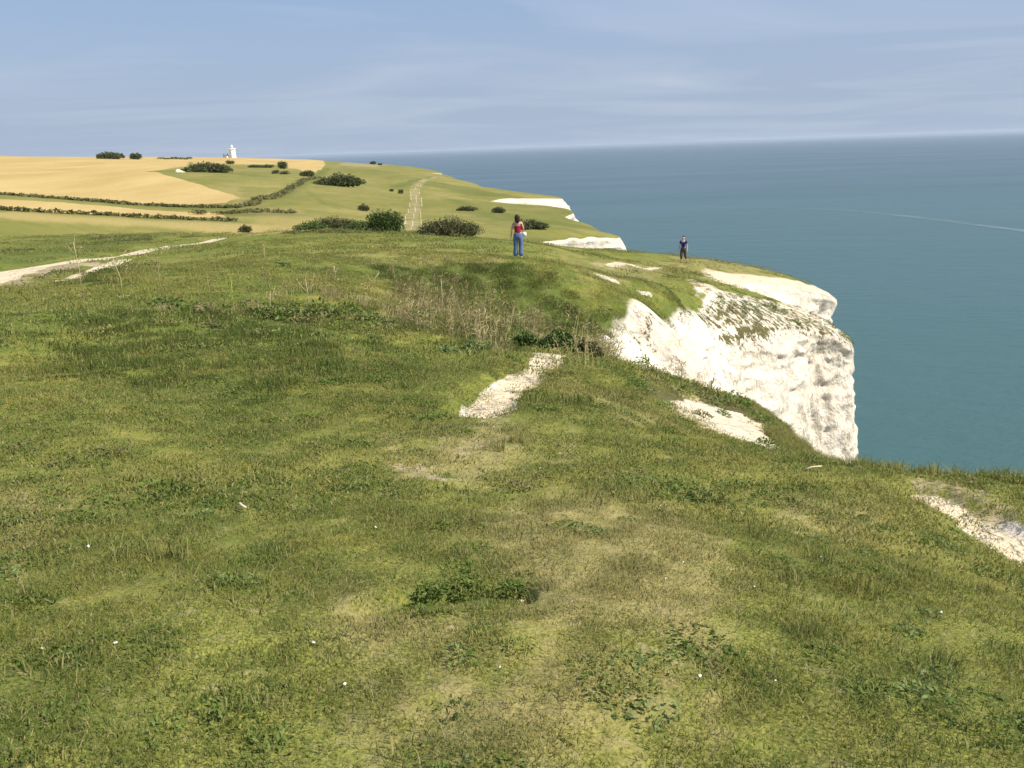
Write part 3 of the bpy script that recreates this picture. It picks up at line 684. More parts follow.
x, y = sample(7, 34, 9, 44); x, y = keep(x, y, lambda m, x, y: bare_(m)*np.clip(m['dark']*1.1, 0, 1)*(.35+.65*NZ(x, y, .9, 155))*np.clip((np.hypot(x, y)-6)/6, 0, 1), .2)
scatter('coarse_grass', 'dark coarse grass on the banks and around the hollow, bank shade partly in its colour', S6, x, y, rng.uniform(.45, .95, len(x)))
# long tufts leaning over the brinks
S5 = [make_blades('tuft_blades', 70, .09, .07, .21, .0026, M['tall'], .9, 60+k) for k in range(3)]+[make_blades('tuft_blades', 60, .08, .06, .18, .0026, M['blade'], .8, 64)]
kk = rng.choice(np.nonzero((D < 16) & (B[:,1] > 2))[0], 700); jj = rng.uniform(.0, .55, 700)**1.5; x, y = (B[kk]-nrm[kk]*jj[:,None]).T
x2, y2 = sample(2.5, 14, 2.2); x2, y2 = keep(x2, y2, lambda m, x, y: bare_(m)*sstep(.55, .8, NZ(x, y, .8, 95)))
scatter('tufts', 'long grass tufts along the near brink', S5, np.r_[x, x2], np.r_[y, y2], rng.uniform(.45, 1.05, len(x)+len(x2)))
# leafy weeds
W1 = [make_leaves('weed', 80, .11, .03, .027, M['weed'], 70+k, .4) for k in range(4)]+[make_leaves('weed', 60, .11, .03, .030, M['pale_weed'], 76, .4)]
x, y = sample(.5, 5.5, 60, 60); x, y = keep(x, y, lambda m, x, y: bare_(m)*np.clip(sstep(.42, .70, NZ(x, y, .33, 96)*.6+NZ(x, y, .12, 97)*.25+m['dark']*.36)*1.0, 0, .8)*(1-.6*m['thin']))
scatter('weeds', 'low leafy weeds in the turf', W1, x, y, rng.uniform(.5, 1.15, len(x)))
W2 = [make_leaves('weed', 110, .2, .08, .045, M['weed'], 80+k) for k in range(4)]+[make_leaves('weed', 90, .2, .08, .045, M['rough'], 86)]
x, y = sample(5, 18, 16, 48); x, y = keep(x, y, lambda m, x, y: bare_(m)*sstep(.36, .62, NZ(x, y, .8, 98)*.45+NZ(x, y, .3, 99)*.3+m['dark']*.42)*(1-m['thin']))
scatter('weeds', 'dark leafy weeds in patches on the slope', W2, x, y, rng.uniform(.4, .95, len(x)))
# rough herbage on the banks, in the hollow and over broken chalk
W3 = [make_leaves('herb', 120, .42, .30, .12, M['weed'], 90+k) for k in range(2)]+[make_leaves('herb', 110, .4, .26, .11, M['rough'], 93+k) for k in range(2)]
def in_poly(P): return lambda m, x, y: inside(x, y, P)*1.
BAND = poly([(150,300),(190,298),(260,303),(330,305),(400,320),(395,330),(330,326),(250,322),(160,312)], 8)
x, y = sample(12, 26, 9); x, y = keep(x, y, lambda m, x, y: inside(x, y, BAND)*sstep(.2, .6, NZ(x, y, .7, 101)))
xa, ya = sample(13, 30, 1.8, 25); xa, ya = keep(xa, ya, lambda m, x, y: m['dark']*.9*sstep(.3, .7, NZ(x, y, 1.2, 102))*bare_(m), .1)
xb, yb = sample(12, 66, 6, 32); xb, yb = keep(xb, yb, lambda m, x, y: np.minimum(1, m['veg']*1.5)*sstep(.3, .65, NZ(x, y, .9, 103)), .1)
xc, yc = sample(11, 22, 6, 25); xc, yc = keep(xc, yc, lambda m, x, y: m['veg']*sstep(.2, .6, NZ(x, y, .5, 104)), .05)
scatter('rough_herbage', 'dark rough herbage in the hollow and over broken chalk', W3, np.r_[x, xa, xb], np.r_[y, ya, yb], np.r_[rng.uniform(.4, 1.0, len(x)+len(xa)), rng.uniform(.3, .75, len(xb))], -.03)
scatter('rough_herbage', 'weeds rooted in loose chalk at the inlet', W3, xc, yc, rng.uniform(.25, .6, len(xc)), -.02)
# strips of low scrub by the chalk track and in the valley
W4 = [make_leaves('scrub', 160, 1.0, .55, .22, M['rough'], 110+k) for k in range(2)]+[make_leaves('scrub', 160, 1.0, .5, .2, M['bush'], 113)]
tr = [([(85,243),(120,240),(140,239)],.9),([(185,241),(200,239),(222,238)],.6),([(0,254),(30,252)],.9),([(70,248),(110,245),(140,243)],.8),([(42,273),(75,266)],.35),
      ([(300,234),(400,234),(495,238)],1.3),([(490,240),(550,246)],.8),([(110,268),(140,262)],.6)]
xs, ys = [], []
for pl, wd in tr:
    P = poly(pl, 20); n = int(16*np.sum(np.linalg.norm(np.diff(P, axis=0), axis=1))**.6*wd)
    for _ in range(n):
        k = random.randrange(len(P)-1); t = random.random(); q_ = P[k]*(1-t)+P[k+1]*t; xs.append(q_[0]+random.gauss(0, wd*.6)); ys.append(q_[1]+random.gauss(0, wd*.6))
scatter('low_scrub', 'low dark scrub along the chalk track and brow', W4, np.array(xs), np.array(ys), rng.uniform(.2, .5, len(xs)), -.05)
# thicket of dead stems above the path
D1 = [make_stems('dead_stems', 16, .5, .3, .95, .006, M[m_], 120+i) for i, m_ in enumerate(('dry_stem', 'brown_stem', 'brown_stem', 'dry_stem'))]
TH = poly([(395,285),(450,290),(500,300),(540,315),(545,345),(500,350),(440,340),(400,322)], 10)
TH2 = poly([(250,285),(400,265),(430,300),(330,305),(250,300)], 10); TH3 = poly([(560,345),(600,340),(610,358),(570,362)], 8)
x, y = sample(12, 30, 3.4, 25); x, y = keep(x, y, lambda m, x, y: (inside(x, y, TH)*.8+inside(x, y, TH2)*.06+inside(x, y, TH3)*.9)*sstep(.15, .7, NZ(x, y, 1, 105)))
scatter('dead_stems', 'thicket of dead brown stems in the hollow above the path', D1, x, y, rng.uniform(.45, 1.0, len(x)), -.02, .05)
D2 = [make_blades('hay', 90, .3, .15, .5, .005, M['dry_stem'], .8, 130+k) for k in range(2)]
x, y = sample(11, 32, 3.6, 35); x, y = keep(x, y, lambda m, x, y: sstep(.50, .8, NZ(x, y, 1.4, 106))*(m['dry']*.9+inside(x, y, TH)*.5+inside(x, y, BAND)*.35)*bare_(m))
scatter('dry_grass', 'straw coloured dry grass among the weeds', D2, x, y, rng.uniform(.4, .9, len(x)), -.02)
# tiny chips of chalk and daisies lying in the turf
def pebble_mesh(seed, r):
    g = random.Random(seed); b = MB(); b.lathe((0,0,0), [(r*.5,-r*.4),(r*g.uniform(.85,1.1),-.1*r),(r*g.uniform(.7,.95),r*.35),(r*.35,r*.6)], 7)
    v = [(p[0]*g.uniform(.8,1.3), p[1]*g.uniform(.8,1.2), p[2]) for p in b.v]; return mesh('chalk_pebble', v, b.f, M['chalkstone'], False)
PB = [pebble_mesh(i, 1) for i in range(4)]
pb = [(89,549),(330,531),(376,530),(382,497),(660,508),(775,484),(904,518),(860,547),(683,565),(640,543),(666,582),(670,604),(314,646),(278,641),(345,688),(352,688),(522,604),(414,578),(500,671),(661,718),(700,680),(812,508),(770,470),(960,560),(941,615),(930,616),
      (754,590),(770,612),(775,685),(942,752),(43,652),(57,661),(116,647),(230,560),(310,478),(198,390),(70,455),(400,488),(432,470),(486,470),(560,455),(600,450),(540,470),(645,470),(820,560),(450,560)]
for i, (a, b) in enumerate(pb[::2]):
    p = land_hit(a, b); o = link('chalk_pebble', PB[i % 4], None, (p[0], p[1], gz(*p)+.018)); s_ = random.uniform(.0035, .0065); o.scale = (s_, s_, s_*.8); o.rotation_euler = (random.gauss(0,.3), random.gauss(0,.3), random.uniform(0,6))
    tag(o, 'tiny white chalk pebble lying in the short turf', 'pebble', 'white chalk pebbles scattered in the turf')
for (a, b), L, an, lab in (((243,511), .085, 2.4, 'small bleached white stick in the turf at left'), ((814,472), .15, .15, 'bleached white stick lying near the right brink')):
    p = land_hit(a, b); m_ = MB(); m_.tube([(-L/2,0,0),(-L*.1,L*.08,.006),(L*.2,L*.02,.01),(L/2,L*.12,.004)], [.005,.008,.007,.004], 7)
    o = m_.build('bleached_stick', M['driftwood'], None, True, (p[0], p[1], gz(*p)+.035)); o.rotation_euler[2] = an; tag(o, lab, 'stick')

# ------------------------------------------------------------------ single plants
def stalk(px, py, hpx, mat, kind, label, d=None, lean=0):
    p = land_hit(px, py, 8) if d is None else np.array(at(px, py, d)[:2]); dd = math.hypot(*p); h = hpx*dd/F/.985
    g = random.Random(int(px*7+py)); w_ = .0055+.00035*dd/3
    o = empty('dead_stalk', (p[0], p[1], gz(*p)-.03)); tag(o, label, 'dried plant', 'dead flower stalks standing on the brow')
    b = MB(); bend = [(0,0,0),(lean*.3*h+g.gauss(0,.02),g.gauss(0,.02),h*.5),(lean*h+g.gauss(0,.03),g.gauss(0,.03),h)]
    b.tube(bend, [w_*1.2, w_, w_*.6], 5); b.build('stem', mat, o, True)
    me_ = b
    b = MB(); 
    def at_(t): 
        a_, c_ = (bend[0], bend[1]) if t < .5 else (bend[1], bend[2]); u = (t*2) % 1 if t < 1 else 1; return tuple(a_[i]+(c_[i]-a_[i])*u for i in range(3))
    nb = {'fork': 3, 'umbel': 5, 'spike': 6, 'plain': 2}[kind]
    for k in range(nb):
        b = MB(); t = g.uniform(.45, .98) if kind != 'fork' else .5+.12*k; q0 = at_(t); an = g.uniform(0, 6.28) if kind != 'fork' else (k % 2)*3.14+g.gauss(0,.3); L = h*{'fork': .32, 'umbel': .2, 'spike': .07, 'plain': .12}[kind]*g.uniform(.7,1.2)
        q2 = (q0[0]+math.cos(an)*L*.65, q0[1]+math.sin(an)*L*.4, q0[2]+L*.85); b.tube([q0, ((q0[0]*.4+q2[0]*.6), (q0[1]*.4+q2[1]*.6), q0[2]*.55+q2[2]*.45), q2], [w_*.7, w_*.55, w_*.4], 4)
        for j in range(4 if kind != 'plain' else 1):
            e = (q2[0]+g.gauss(0,.03), q2[1]+g.gauss(0,.03), q2[2]+g.uniform(.02,.05)); b.tube([q2, e], [w_*.35, w_*.7], 3)
        b.build('branch', mat, o, True)
    if kind in ('umbel', 'fork'):
        b = MB()
        for k in range(7):
            an = g.uniform(0, 6.28); r_ = g.uniform(.05,.14); b.tube([(0,0,.02),(math.cos(an)*r_, math.sin(an)*r_, g.uniform(.05,.16)),(math.cos(an)*r_*1.6, math.sin(an)*r_*1.6, g.uniform(.0,.12))], [w_*.7,w_*.6,w_*.3], 3)
        b.build('basal_leaves', mat, o, True)
    return o
for v, rn in ((M['pale_stem'], 0),): pass
stalk(83,298,50,M['pale_stem'],'umbel','tall pale dead stalk leftmost, beside the chalk track')
stalk(123,300,42,M['pale_stem'],'fork','pale forked dead stalk just right of the track junction')
stalk(164,306,50,M['dry_stem'],'umbel','tall straw coloured dead stalk with thin spreading branches')
stalk(212,310,34,M['dry_stem'],'fork','low wide forked dead stalk below the dark weed band')
stalk(236,320,42,M['green_stem'],'spike','yellow green upright stalk taller than the weeds around it',)
stalk(192,320,22,M['green_stem'],'plain','short yellow green stalk low on the left brow')
stalk(250,305,18,M['brown_stem'],'umbel','short brown dead stalk among the weed band')
stalk(272,312,22,M['pale_stem'],'fork','short pale bleached stalk in straw grass')
stalk(309,312,34,M['pale_stem'],'fork','crooked pale stalk right of the straw grass')
stalk(308,282,24,M['dry_stem'],'fork','thin forked stalk on the slope behind the crooked one')
stalk(336,282,16,M['pale_stem'],'umbel','small pale bushy dead stalk on the mid slope')
stalk(368,296,24,M['pale_stem'],'fork','leaning pale forked stalk left of the stem thicket', lean=.5)
stalk(395,294,32,M['dry_stem'],'spike','slender straw stalk at the left edge of the stem thicket')
stalk(443,318,40,M['pale_stem'],'spike','pale stalk rising out of the brown stem thicket')
stalk(487,330,44,M['dry_stem'],'spike','straw coloured stalk rightmost in the brown stem thicket')
stalk(505,350,40,M['brown_stem'],'spike','brown dock stalk beside the chalk path')
stalk(265,262,18,M['pale_stem'],'plain','tiny single stalk against the far brow')
stalk(682,388,26,M['brown_stem'],'umbel','grey umbel plant silhouetted against the white cliff face', 12.8)
stalk(714,388,21,M['brown_stem'],'spike','dark spike plant silhouetted against the white cliff face', 14.0)
def clump(px, py, wpx, hpx, mat, name, label, cat, d=None, n=160, ls=.09):
    p = land_hit(px, py, 1.2 if cat == 'weed' else 5) if d is None else np.array(at(px, py, d)[:2]); dd = math.hypot(*p); w_ = wpx*dd/F/2; h = hpx*dd/F
    o = link(name, make_leaves(name, n, w_, h*1.2, ls, mat, int(px+py)), None, (p[0], p[1], gz(*p)+(.004 if cat == 'weed' else -.03))); return tag(o, label, cat)
clump(478,352,44,13,M['pale_weed'],'sea_cabbage','large grey green sea cabbage by the brown stems','plant', None, 220, .12)
clump(448,352,26,9,M['pale_weed'],'sea_cabbage','small grey green sea cabbage left of the larger one','plant', None, 110, .10)
clump(283,267,20,7,M['pale_weed'],'sea_cabbage','pale grey cabbage plant on the slope behind the stalks','plant', None, 110, .14)
clump(420,313,14,6,M['pale_weed'],'sea_cabbage','pale leaved plant at the left foot of the stem thicket','plant', None, 70, .10)
clump(602,355,30,14,M['pale_weed'],'sea_cabbage','grey green plant where the path meets the inlet','plant', 19, 120, .10)
clump(642,333,22,11,M['weed'],'leafy_plant','dark leafy plant rooted on the chalk slope at the inlet head','plant', 24.5, 140, .13)
clump(684,392,16,10,M['weed'],'leafy_plant','leafy plant below the umbel on the pale ledge','plant', 12.4, 90, .06)
clump(735,402,34,17,M['weed'],'leafy_plant','bright green hummock on the pale ledge above the drop','plant', 13.5, 260, .07)
clump(758,418,40,10,M['weed'],'leafy_plant','dark trailing plant on the outer ledge','plant', 12.3, 220, .06)
clump(772,432,36,10,M['rough'],'leafy_plant','brownish trailing plant lowest on the ledge','plant', 11.2, 200, .06)
clump(430,591,40,9,M['weed'],'leafy_plant','dark leafy weed in the hollow left of centre','weed', None, 260, .026)
clump(470,589,52,9,M['weed'],'leafy_plant','dark leafy weed in the centre of the hollow','weed', None, 320, .026)
clump(512,590,38,8,M['weed'],'leafy_plant','dark leafy weed at the right end of the hollow','weed', None, 220, .024)

clump(700,412,26,9,M['rough'],'leafy_plant','ragged brown green plant at the near side of the pale ledge','plant', 10.4, 160, .05)
clump(722,404,20,8,M['weed'],'leafy_plant','small green tuft in the middle of the pale ledge','plant', 11.4, 120, .05)
clump(765,436,34,9,M['weed'],'leafy_plant','green tuft at the lower right end of the pale ledge','plant', 9.8, 180, .05)
clump(676,396,24,9,M['rough'],'leafy_plant','brown green tuft at the upper left end of the pale ledge','plant', 11.6, 140, .05)

# ------------------------------------------------------------------ bushes, hedges
def crown_mesh(name, lobes, n, ls, mat, seed, core=True):
    g = np.random.default_rng(seed); lobes = np.array(lobes, float); vol = lobes[:,3]*lobes[:,4]; k = g.choice(len(lobes), n, p=vol/vol.sum()); L = lobes[k]
    d = g.normal(0, 1, (n, 3)); d /= np.linalg.norm(d, axis=1)[:,None]; d[:,2] = np.where(d[:,2] < -.3, -d[:,2], d[:,2]); rad_ = g.uniform(.6, 1.12, n)*(1+.12*np.sin(d[:,0]*7+d[:,1]*5+k))
    c = L[:,:3]+d*L[:,3:6]*rad_[:,None]; c[:,2] = np.maximum(c[:,2], .02)
    a = g.normal(0, 1, (n, 3)); a /= np.linalg.norm(a, axis=1)[:,None]; b = np.cross(a, g.normal(0, 1, (n, 3))); b /= np.linalg.norm(b, axis=1)[:,None]; s = (ls*g.uniform(.5, 1.3, n))[:,None]
    V = np.stack([c-a*s, c+b*s*.55, c+a*s, c-b*s*.55], 1).reshape(-1, 3); o = np.arange(n)*4; Fq = [tuple(f) for f in np.stack([o, o+1, o+2, o+3], 1)]; V = list(map(tuple, V)); rn = list(np.repeat(g.uniform(0, 1, n), 4))
    if core:
        for l in lobes:
            m_ = MB(); m_.lathe((l[0], l[1], l[2]), [(l[3]*.27*k_, l[5]*z_*.7) for k_, z_ in ((.5,-.9),(1.4,-.5),(1.75,0),(1.4,.5),(.6,.78))], 9); nb = len(V); V += [(p[0], l[1]+(p[1]-l[1])*l[4]/l[3], p[2]) for p in m_.v]; Fq += [tuple(i+nb for i in f) for f in m_.f]; rn += [0.]*len(m_.v)
    return mesh(name, V, Fq, mat, False, {'rnd': rn})
def bush(px, py, wpx, hpx, d, mat, label, n, ls, trunk=True, lob=6, name='bush', cat='bush', group=None, shape=1.0, depth=.8):
    x, y, _ = at(px, py, d); w_ = wpx*d/F/2; h = hpx*d/F*1.05; g = random.Random(int(px*3+py))
    o = empty(name, (x, y, gz(x, y)-.02*h)); tag(o, label, cat, group)
    lobes = []
    for i in range(lob):
        t = (i+.5)/lob*2-1; r_ = w_/lob**.6*g.uniform(.8,1.15); hh = h*(1-.55*abs(t)**2.2*shape)*g.uniform(.8,1.0)
        lobes.append((t*w_*.8, g.gauss(0,.25)*w_*depth*.5, hh*.32, r_*1.15, r_*depth*1.1, hh*.66))
        if g.random() < .7: lobes.append((t*w_*.6+g.gauss(0,.1)*w_, g.gauss(0,.3)*w_*depth*.6, hh*.22, r_*.9, r_*.9*depth, hh*.5))
    c = link('crown', crown_mesh('crown', lobes, int(n*2.2), ls, mat, int(px)), o)
    if trunk:
        b = MB()
        for k in range(4):
            a_ = g.uniform(0, 6.28); b.tube([(0,0,-.1*h),(math.cos(a_)*w_*.2,math.sin(a_)*w_*.15,h*.35),(math.cos(a_)*w_*.5,math.sin(a_)*w_*.3,h*.75)], [w_*.06,w_*.045,w_*.02], 5)
        b.build('trunk', M['bark'], o, True)
    rz = -math.atan2(x, y); o.rotation_euler[2] = rz; return o
bush(386,233,36,25,60,M['bush'],'bright green leafy bush standing up on the brow',2600,.07,lob=5,shape=.5,group=None)
bush(448,238,66,20,60,M['bush_brown'],'wide brownish bramble bush on the brow left of the woman',3600,.06,lob=8)
bush(334,235,56,14,66,M['bush_brown'],'low dark rounded bramble mound left of the green bush',3000,.06,lob=7)
bush(312,237,34,9,63,M['bush'],'low green nettle clump at the foot of the dark mound',900,.07,lob=5)
bush(362,236,34,10,62,M['bush'],'low green scrub between the mound and the tall bush',900,.07,lob=5)
bush(339,190.5,50,12,385,M['bush_far'],'long dark oval copse on the far pasture',2600,.45,lob=9,depth=.9)
bush(207,168,44,10,520,M['bush_far'],'large dark bush below the white tower',2400,.6,lob=8)
bush(110,158.5,21,6,780,M['bush_far'],'dark round topped tree clump on the wheat skyline',900,.8,lob=4,shape=.4)
bush(136,159,9,6,785,M['bush_far'],'small single tree on the wheat skyline',400,.6,lob=2,shape=.3)
bush(283,169,8,7,560,M['bush_far'],'dark upright bush by the upper wheat edge',400,.45,lob=2,shape=.2)
bush(267,167,12,3.5,570,M['bush_far'],'low brown scrub right of the large dark bush',300,.4,lob=3)
bush(254,166.5,12,3,575,M['bush_far'],'flat brown scrub beneath the upper wheat',300,.4,lob=3)
bush(276,175,6,4,500,M['bush_far'],'tiny dark bush, left of the pair on the pasture',200,.35,lob=2)
bush(285,175.5,8,3.5,495,M['bush_far'],'tiny flat bush, right of the pair on the pasture',200,.35,lob=2)
bush(308,178,13,7,470,M['bush_far'],'dark bush where the diagonal hedge meets the pasture',400,.4,lob=3)
bush(230,163.5,7,4,700,M['bush_far'],'small dark scrub directly under the white tower',200,.5,lob=2)
bush(364,214,10,8,255,M['bush_brown'],'single brown bush alone on the pasture left of the farm track',500,.2,lob=3)
bush(392,194,4,3,370,M['bush_far'],'tiny bush left of the farm track, farther one',120,.25,lob=2)
bush(401,195,5,4.5,360,M['bush_far'],'tiny dark bush close left of the farm track',150,.25,lob=2)
bush(373,163.5,5,3.5,1020,M['bush_far'],'small dark bush on the far skyline',150,.8,lob=2)
bush(380,164.3,4,2,1020,M['bush_far'],'lower small bush on the far skyline',100,.8,lob=2)
bush(245,226,11,8,165,M['bush_brown'],'brown thorn bush in the valley below the wheat strip',500,.14,lob=3)
bush(499,213,12,7,262,M['bush_far'],'dark bush on the slope above the far white cliff',400,.22,lob=3)
bush(466,207,20,5,285,M['bush_far'],'sloping dark scrub strip near the far cliff',500,.25,lob=5)
bush(532,230,32,9,182,M['bush_far'],'dark thicket behind the woman',1100,.2,lob=6)
bush(84,162,14,2,0.1+700,M['bush_far'],'faint scrub line on the wheat field',60,.3,lob=3) if False else None
def hedge(pts, h, wd, label, mat, dens=1.0, ls=.3, dmin=100):
    P = poly(pts, dmin); L = np.r_[0, np.cumsum(np.linalg.norm(np.diff(P, axis=0), axis=1))]; o0 = P[0]; g = random.Random(len(pts)*31+int(h*10)); lobes = []
    t = 0
    while t < L[-1]:
        q_ = np.array([np.interp(t, L, P[:,0]), np.interp(t, L, P[:,1])]); r_ = wd*g.uniform(.6,1.3); hh = h*g.uniform(.4,1.0)
        if g.random() < .9: lobes.append((q_[0]-o0[0]+g.gauss(0,wd*.3), q_[1]-o0[1]+g.gauss(0,wd*.3), 0, r_, r_, hh, q_[0], q_[1]))
        t += wd*g.uniform(.4,.75)
    z0 = gz(*o0); zs = ground([l[6] for l in lobes], [l[7] for l in lobes]); lobes = [(l[0], l[1], z-z0+l[5]*.3, l[3], l[4], l[5]*.8) for l, z in zip(lobes, zs)]
    n = int(len(lobes)*26*dens); me = crown_mesh_low(lobes, n, ls, mat)
    o = link('hedge', me, None, (o0[0], o0[1], z0)); return tag(o, label, 'hedge')
def crown_mesh_low(lobes, n, ls, mat):
    g = np.random.default_rng(5); lobes = np.array(lobes); k = g.integers(0, len(lobes), n); L = lobes[k]; d = g.normal(0, 1, (n, 3)); d /= np.linalg.norm(d, axis=1)[:,None]; d[:,2] = abs(d[:,2])
    c = L[:,:3]+d*L[:,3:6]*g.uniform(.4, 1, n)[:,None]; a = g.normal(0, 1, (n, 3)); a /= np.linalg.norm(a, axis=1)[:,None]; b = np.cross(a, g.normal(0, 1, (n, 3))); b /= np.linalg.norm(b, axis=1)[:,None]; s = (ls*g.uniform(.6, 1.4, n))[:,None]
    V = np.stack([c-a*s, c+b*s*.6, c+a*s, c-b*s*.6], 1).reshape(-1, 3); o = np.arange(n)*4
    return mesh('hedge', V, np.stack([o, o+1, o+2, o+3], 1), mat, False, {'rnd': np.repeat(g.uniform(0, 1, n), 4)})
hedge([(-40,191),(0,193),(60,198),(130,204),(200,206),(240,207)], 0.85, 1.4, 'ragged brown hedge below the large wheat field', M['rough'], 1.2, .4)
hedge([(-40,208),(0,211),(60,214),(130,217),(200,220),(235,221)], 0.8, 1.0, 'thin ragged hedge below the narrow wheat strip', M['rough'], .8, .3)
hedge([(195,214),(240,213),(294,213)], 1.1, 1.2, 'low hedge crossing the valley bottom', M['rough'], .9, .3)
hedge([(250,206),(275,196),(300,184),(318,177)], 1.3, 1.8, 'diagonal hedge climbing the pasture', M['rough'], .9, .4)
hedge([(160,158.6),(175,158.9),(190,159)], 2.2, 4, 'dark line of scrub on the wheat skyline', M['bush_far'], .8, .8)

bush(556,350,34,24,15.2,M['bush'],'dark green leafy shrub at the top of the chalk path',1500,.035,lob=4,shape=.5,cat='shrub',name='shrub')
bush(524,350,24,16,15.8,M['bush'],'small dark shrub left of where the chalk path dips',900,.035,lob=3,cat='shrub',name='shrub')
bush(588,356,30,18,15.0,M['bush_brown'],'brownish twiggy shrub between the path and the inlet',1000,.035,lob=4,cat='shrub',name='shrub')

# ------------------------------------------------------------------ fence posts in the valley
pb_ = MB(); pb_.tube([(0,0,-.2),(0,0,1.0),(0,0,1.06)], [.07,.065,.03], 6); pm = mesh('fence_post', pb_.v, pb_.f, M['timber'], False)
FP = poly([(258,214.5),(294,213.5)], 100)
for k in range(9):
    t = k/8; q_ = FP[0]*(1-t)+FP[1]*t; o = link('fence_post', pm, None, (q_[0], q_[1]-2, gz(q_[0], q_[1]-2))); tag(o, 'weathered timber fence post along the valley hedge', 'post', 'fence posts along the valley hedge')

# ------------------------------------------------------------------ white lighthouse with its cottage
def lighthouse():
    x, y, _ = at(233, 158.3, 1010); z = gz(x, y)-.6; o = empty('lighthouse', (x, y, z), -.35); o.scale = (.88, .88, .9); tag(o, 'squat white lighthouse tower with battlements and lantern on the skyline', 'lighthouse')
    b = MB(); b.lathe((0,0,0), [(4.5,0),(4.35,.5),(3.85,10.2),(4.0,10.4)], 8, math.pi/8); tw = b.build('tower', M['white'], o)
    for k in (5, 6, 7):
        for z_ in (3.0, 6.6):
            a = k*math.pi/4; r_ = 4.05-.055*z_; w_ = MB(); w_.box((0,0,0),(.35,.06,.6)); ob = w_.build('window', M['glass'], tw, False, (math.cos(a)*r_, math.sin(a)*r_, z_)); ob.rotation_euler[2] = a+math.pi/2
    b = MB(); b.lathe((0,0,0), [(4.0,10.4),(4.7,10.8),(4.7,11.2)], 8, math.pi/8); g_ = b.build('gallery', M['white'], o)
    b = MB()
    for k in range(16):
        a = 2*math.pi*k/16; b.box((4.3*math.cos(a), 4.3*math.sin(a), 11.75), (.3,.55,.58), a)
    b.build('battlements', M['white'], g_)
    b = MB(); b.lathe((0,0,0), [(1.9,11.2),(1.9,12.6)], 12); lt = b.build('lantern', M['white'], o)
    b = MB(); b.lathe((0,0,0), [(1.7,12.6),(1.7,14.0)], 12); b.build('lantern_glass', plain('lantern_glass', (.6,.62,.62), .3, .5), lt)
    b = MB(); b.lathe((0,0,0), [(2.0,14.0),(1.75,14.6),(1.1,15.3),(.35,15.7),(.3,16.1),(.05,16.3)], 12); b.tube([(0,0,16.2),(0,0,17.2)], [.07,.04], 5); b.build('dome', M['white'], lt, True)
    # cottage
    c = empty('keepers_cottage', (x-7.2, y-1.5, z+.2), -.3); tag(c, 'low white cottage with dark chimneys left of the lighthouse', 'house')
    b = MB(); b.box((0,0,1.3),(2.6,2.2,1.3)); b.build('wall', M['white'], c)
    b = MB(); b.add([(-2.8,-2.4,2.6),(2.8,-2.4,2.6),(2.8,2.4,2.6),(-2.8,2.4,2.6),(-2.8,0,3.9),(2.8,0,3.9)], [(0,1,5,4),(2,3,4,5),(0,4,3),(1,2,5),(3,2,1,0)]); rf = b.build('roof', M['slate'], c)
    for s_ in (-1, 1):
        b = MB(); b.box((s_*2.4,0,3.9),(.35,.4,1.2)); b.box((s_*2.4,0,5.16),(.43,.48,.08)); b.build('chimney', M['slate'], rf)
    for s_ in (-1, 1):
        b = MB(); b.box((s_*1.2,-2.22,1.4),(.4,.04,.5)); b.build('window', M['glass'], c)
lighthouse()
# heap of chalk in the field corner
p = at(178,170,470); b = MB(); 
for (dx, r_, h_) in ((0,1.8,2.3),(1.6,1.5,1.5),(-2.4,.9,.9),(3.0,1.1,.9)): b.lathe((dx,0,-.3), [(r_,0),(r_*.85,h_*.45),(r_*.5,h_*.85),(r_*.15,h_)], 9)
o = b.build('chalk_heap', M['chalkstone'], None, True, (p[0], p[1], gz(p[0], p[1]))); tag(o, 'small white chalk heap at the corner of the wheat field', 'heap')

# ------------------------------------------------------------------ far boat and the foam line on the sea
def on_sea(px, py):
    a, b, t = ray(px, py); d = (EYE-SEA)/-t; return np.array([a*d, b*d])
bp = on_sea(795, 148); bt = empty('fishing_boat', (bp[0], bp[1], SEA), 1.2); tag(bt, 'tiny faint boat near the sea horizon', 'boat')
b = MB(); b.add([(-16,-4,-1),(14,-4,-1),(20,0,-1),(14,4,-1),(-16,4,-1),(-17,-4.5,3),(15,-4.5,3.4),(23,0,4.5),(15,4.5,3.4),(-17,4.5,3)], [(0,1,2,3,4),(5,9,8,7,6),(0,5,6,1),(1,6,7,2),(2,7,8,3),(3,8,9,4),(4,9,5,0)]); b.build('hull', M['slate'], bt)
b = MB(); b.box((-7,0,6),(5,3.2,3)); b.build('cabin', M['white'], bt)
b = MB(); b.tube([(2,0,3),(2,0,15)], [.35,.2], 6); b.build('mast', M['slate'], bt)
fl = [(700,207),(760,208),(800,208.5),(840,210),(880,213.5),(930,219),(980,225.5),(1024,231),(1100,242)]
fp = np.array([on_sea(*q_) for q_ in fl]); fp = resample(fp, lambda d_: 25.); tg = np.gradient(fp, axis=0); tg /= np.linalg.norm(tg, axis=1)[:,None]; pn = np.stack([-tg[:,1], tg[:,0]], 1)
wd = 9*(1+.5*vnoise(np.arange(len(fp))/4., np.zeros(len(fp)), seed=8))*np.linspace(.3, 1, len(fp)); fv = []
for k_ in (-1, 0, 1): q_ = fp+pn*(wd*k_)[:,None]; fv.append(np.column_stack([q_, np.full(len(fp), SEA+.25+.05*(k_ == 0))]))
I = np.arange(3*len(fp)).reshape(3, len(fp)); fq = np.stack([I[:-1,:-1], I[:-1,1:], I[1:,1:], I[1:,:-1]], -1).reshape(-1, 4)
fm = NT('thin_foam'); P_ = fm.pos(); b1 = fm.n('ShaderNodeBsdfPrincipled', {'Base Color': (.22,.29,.33,1), 'Roughness': .6}); tb = fm.n('ShaderNodeBsdfTransparent')
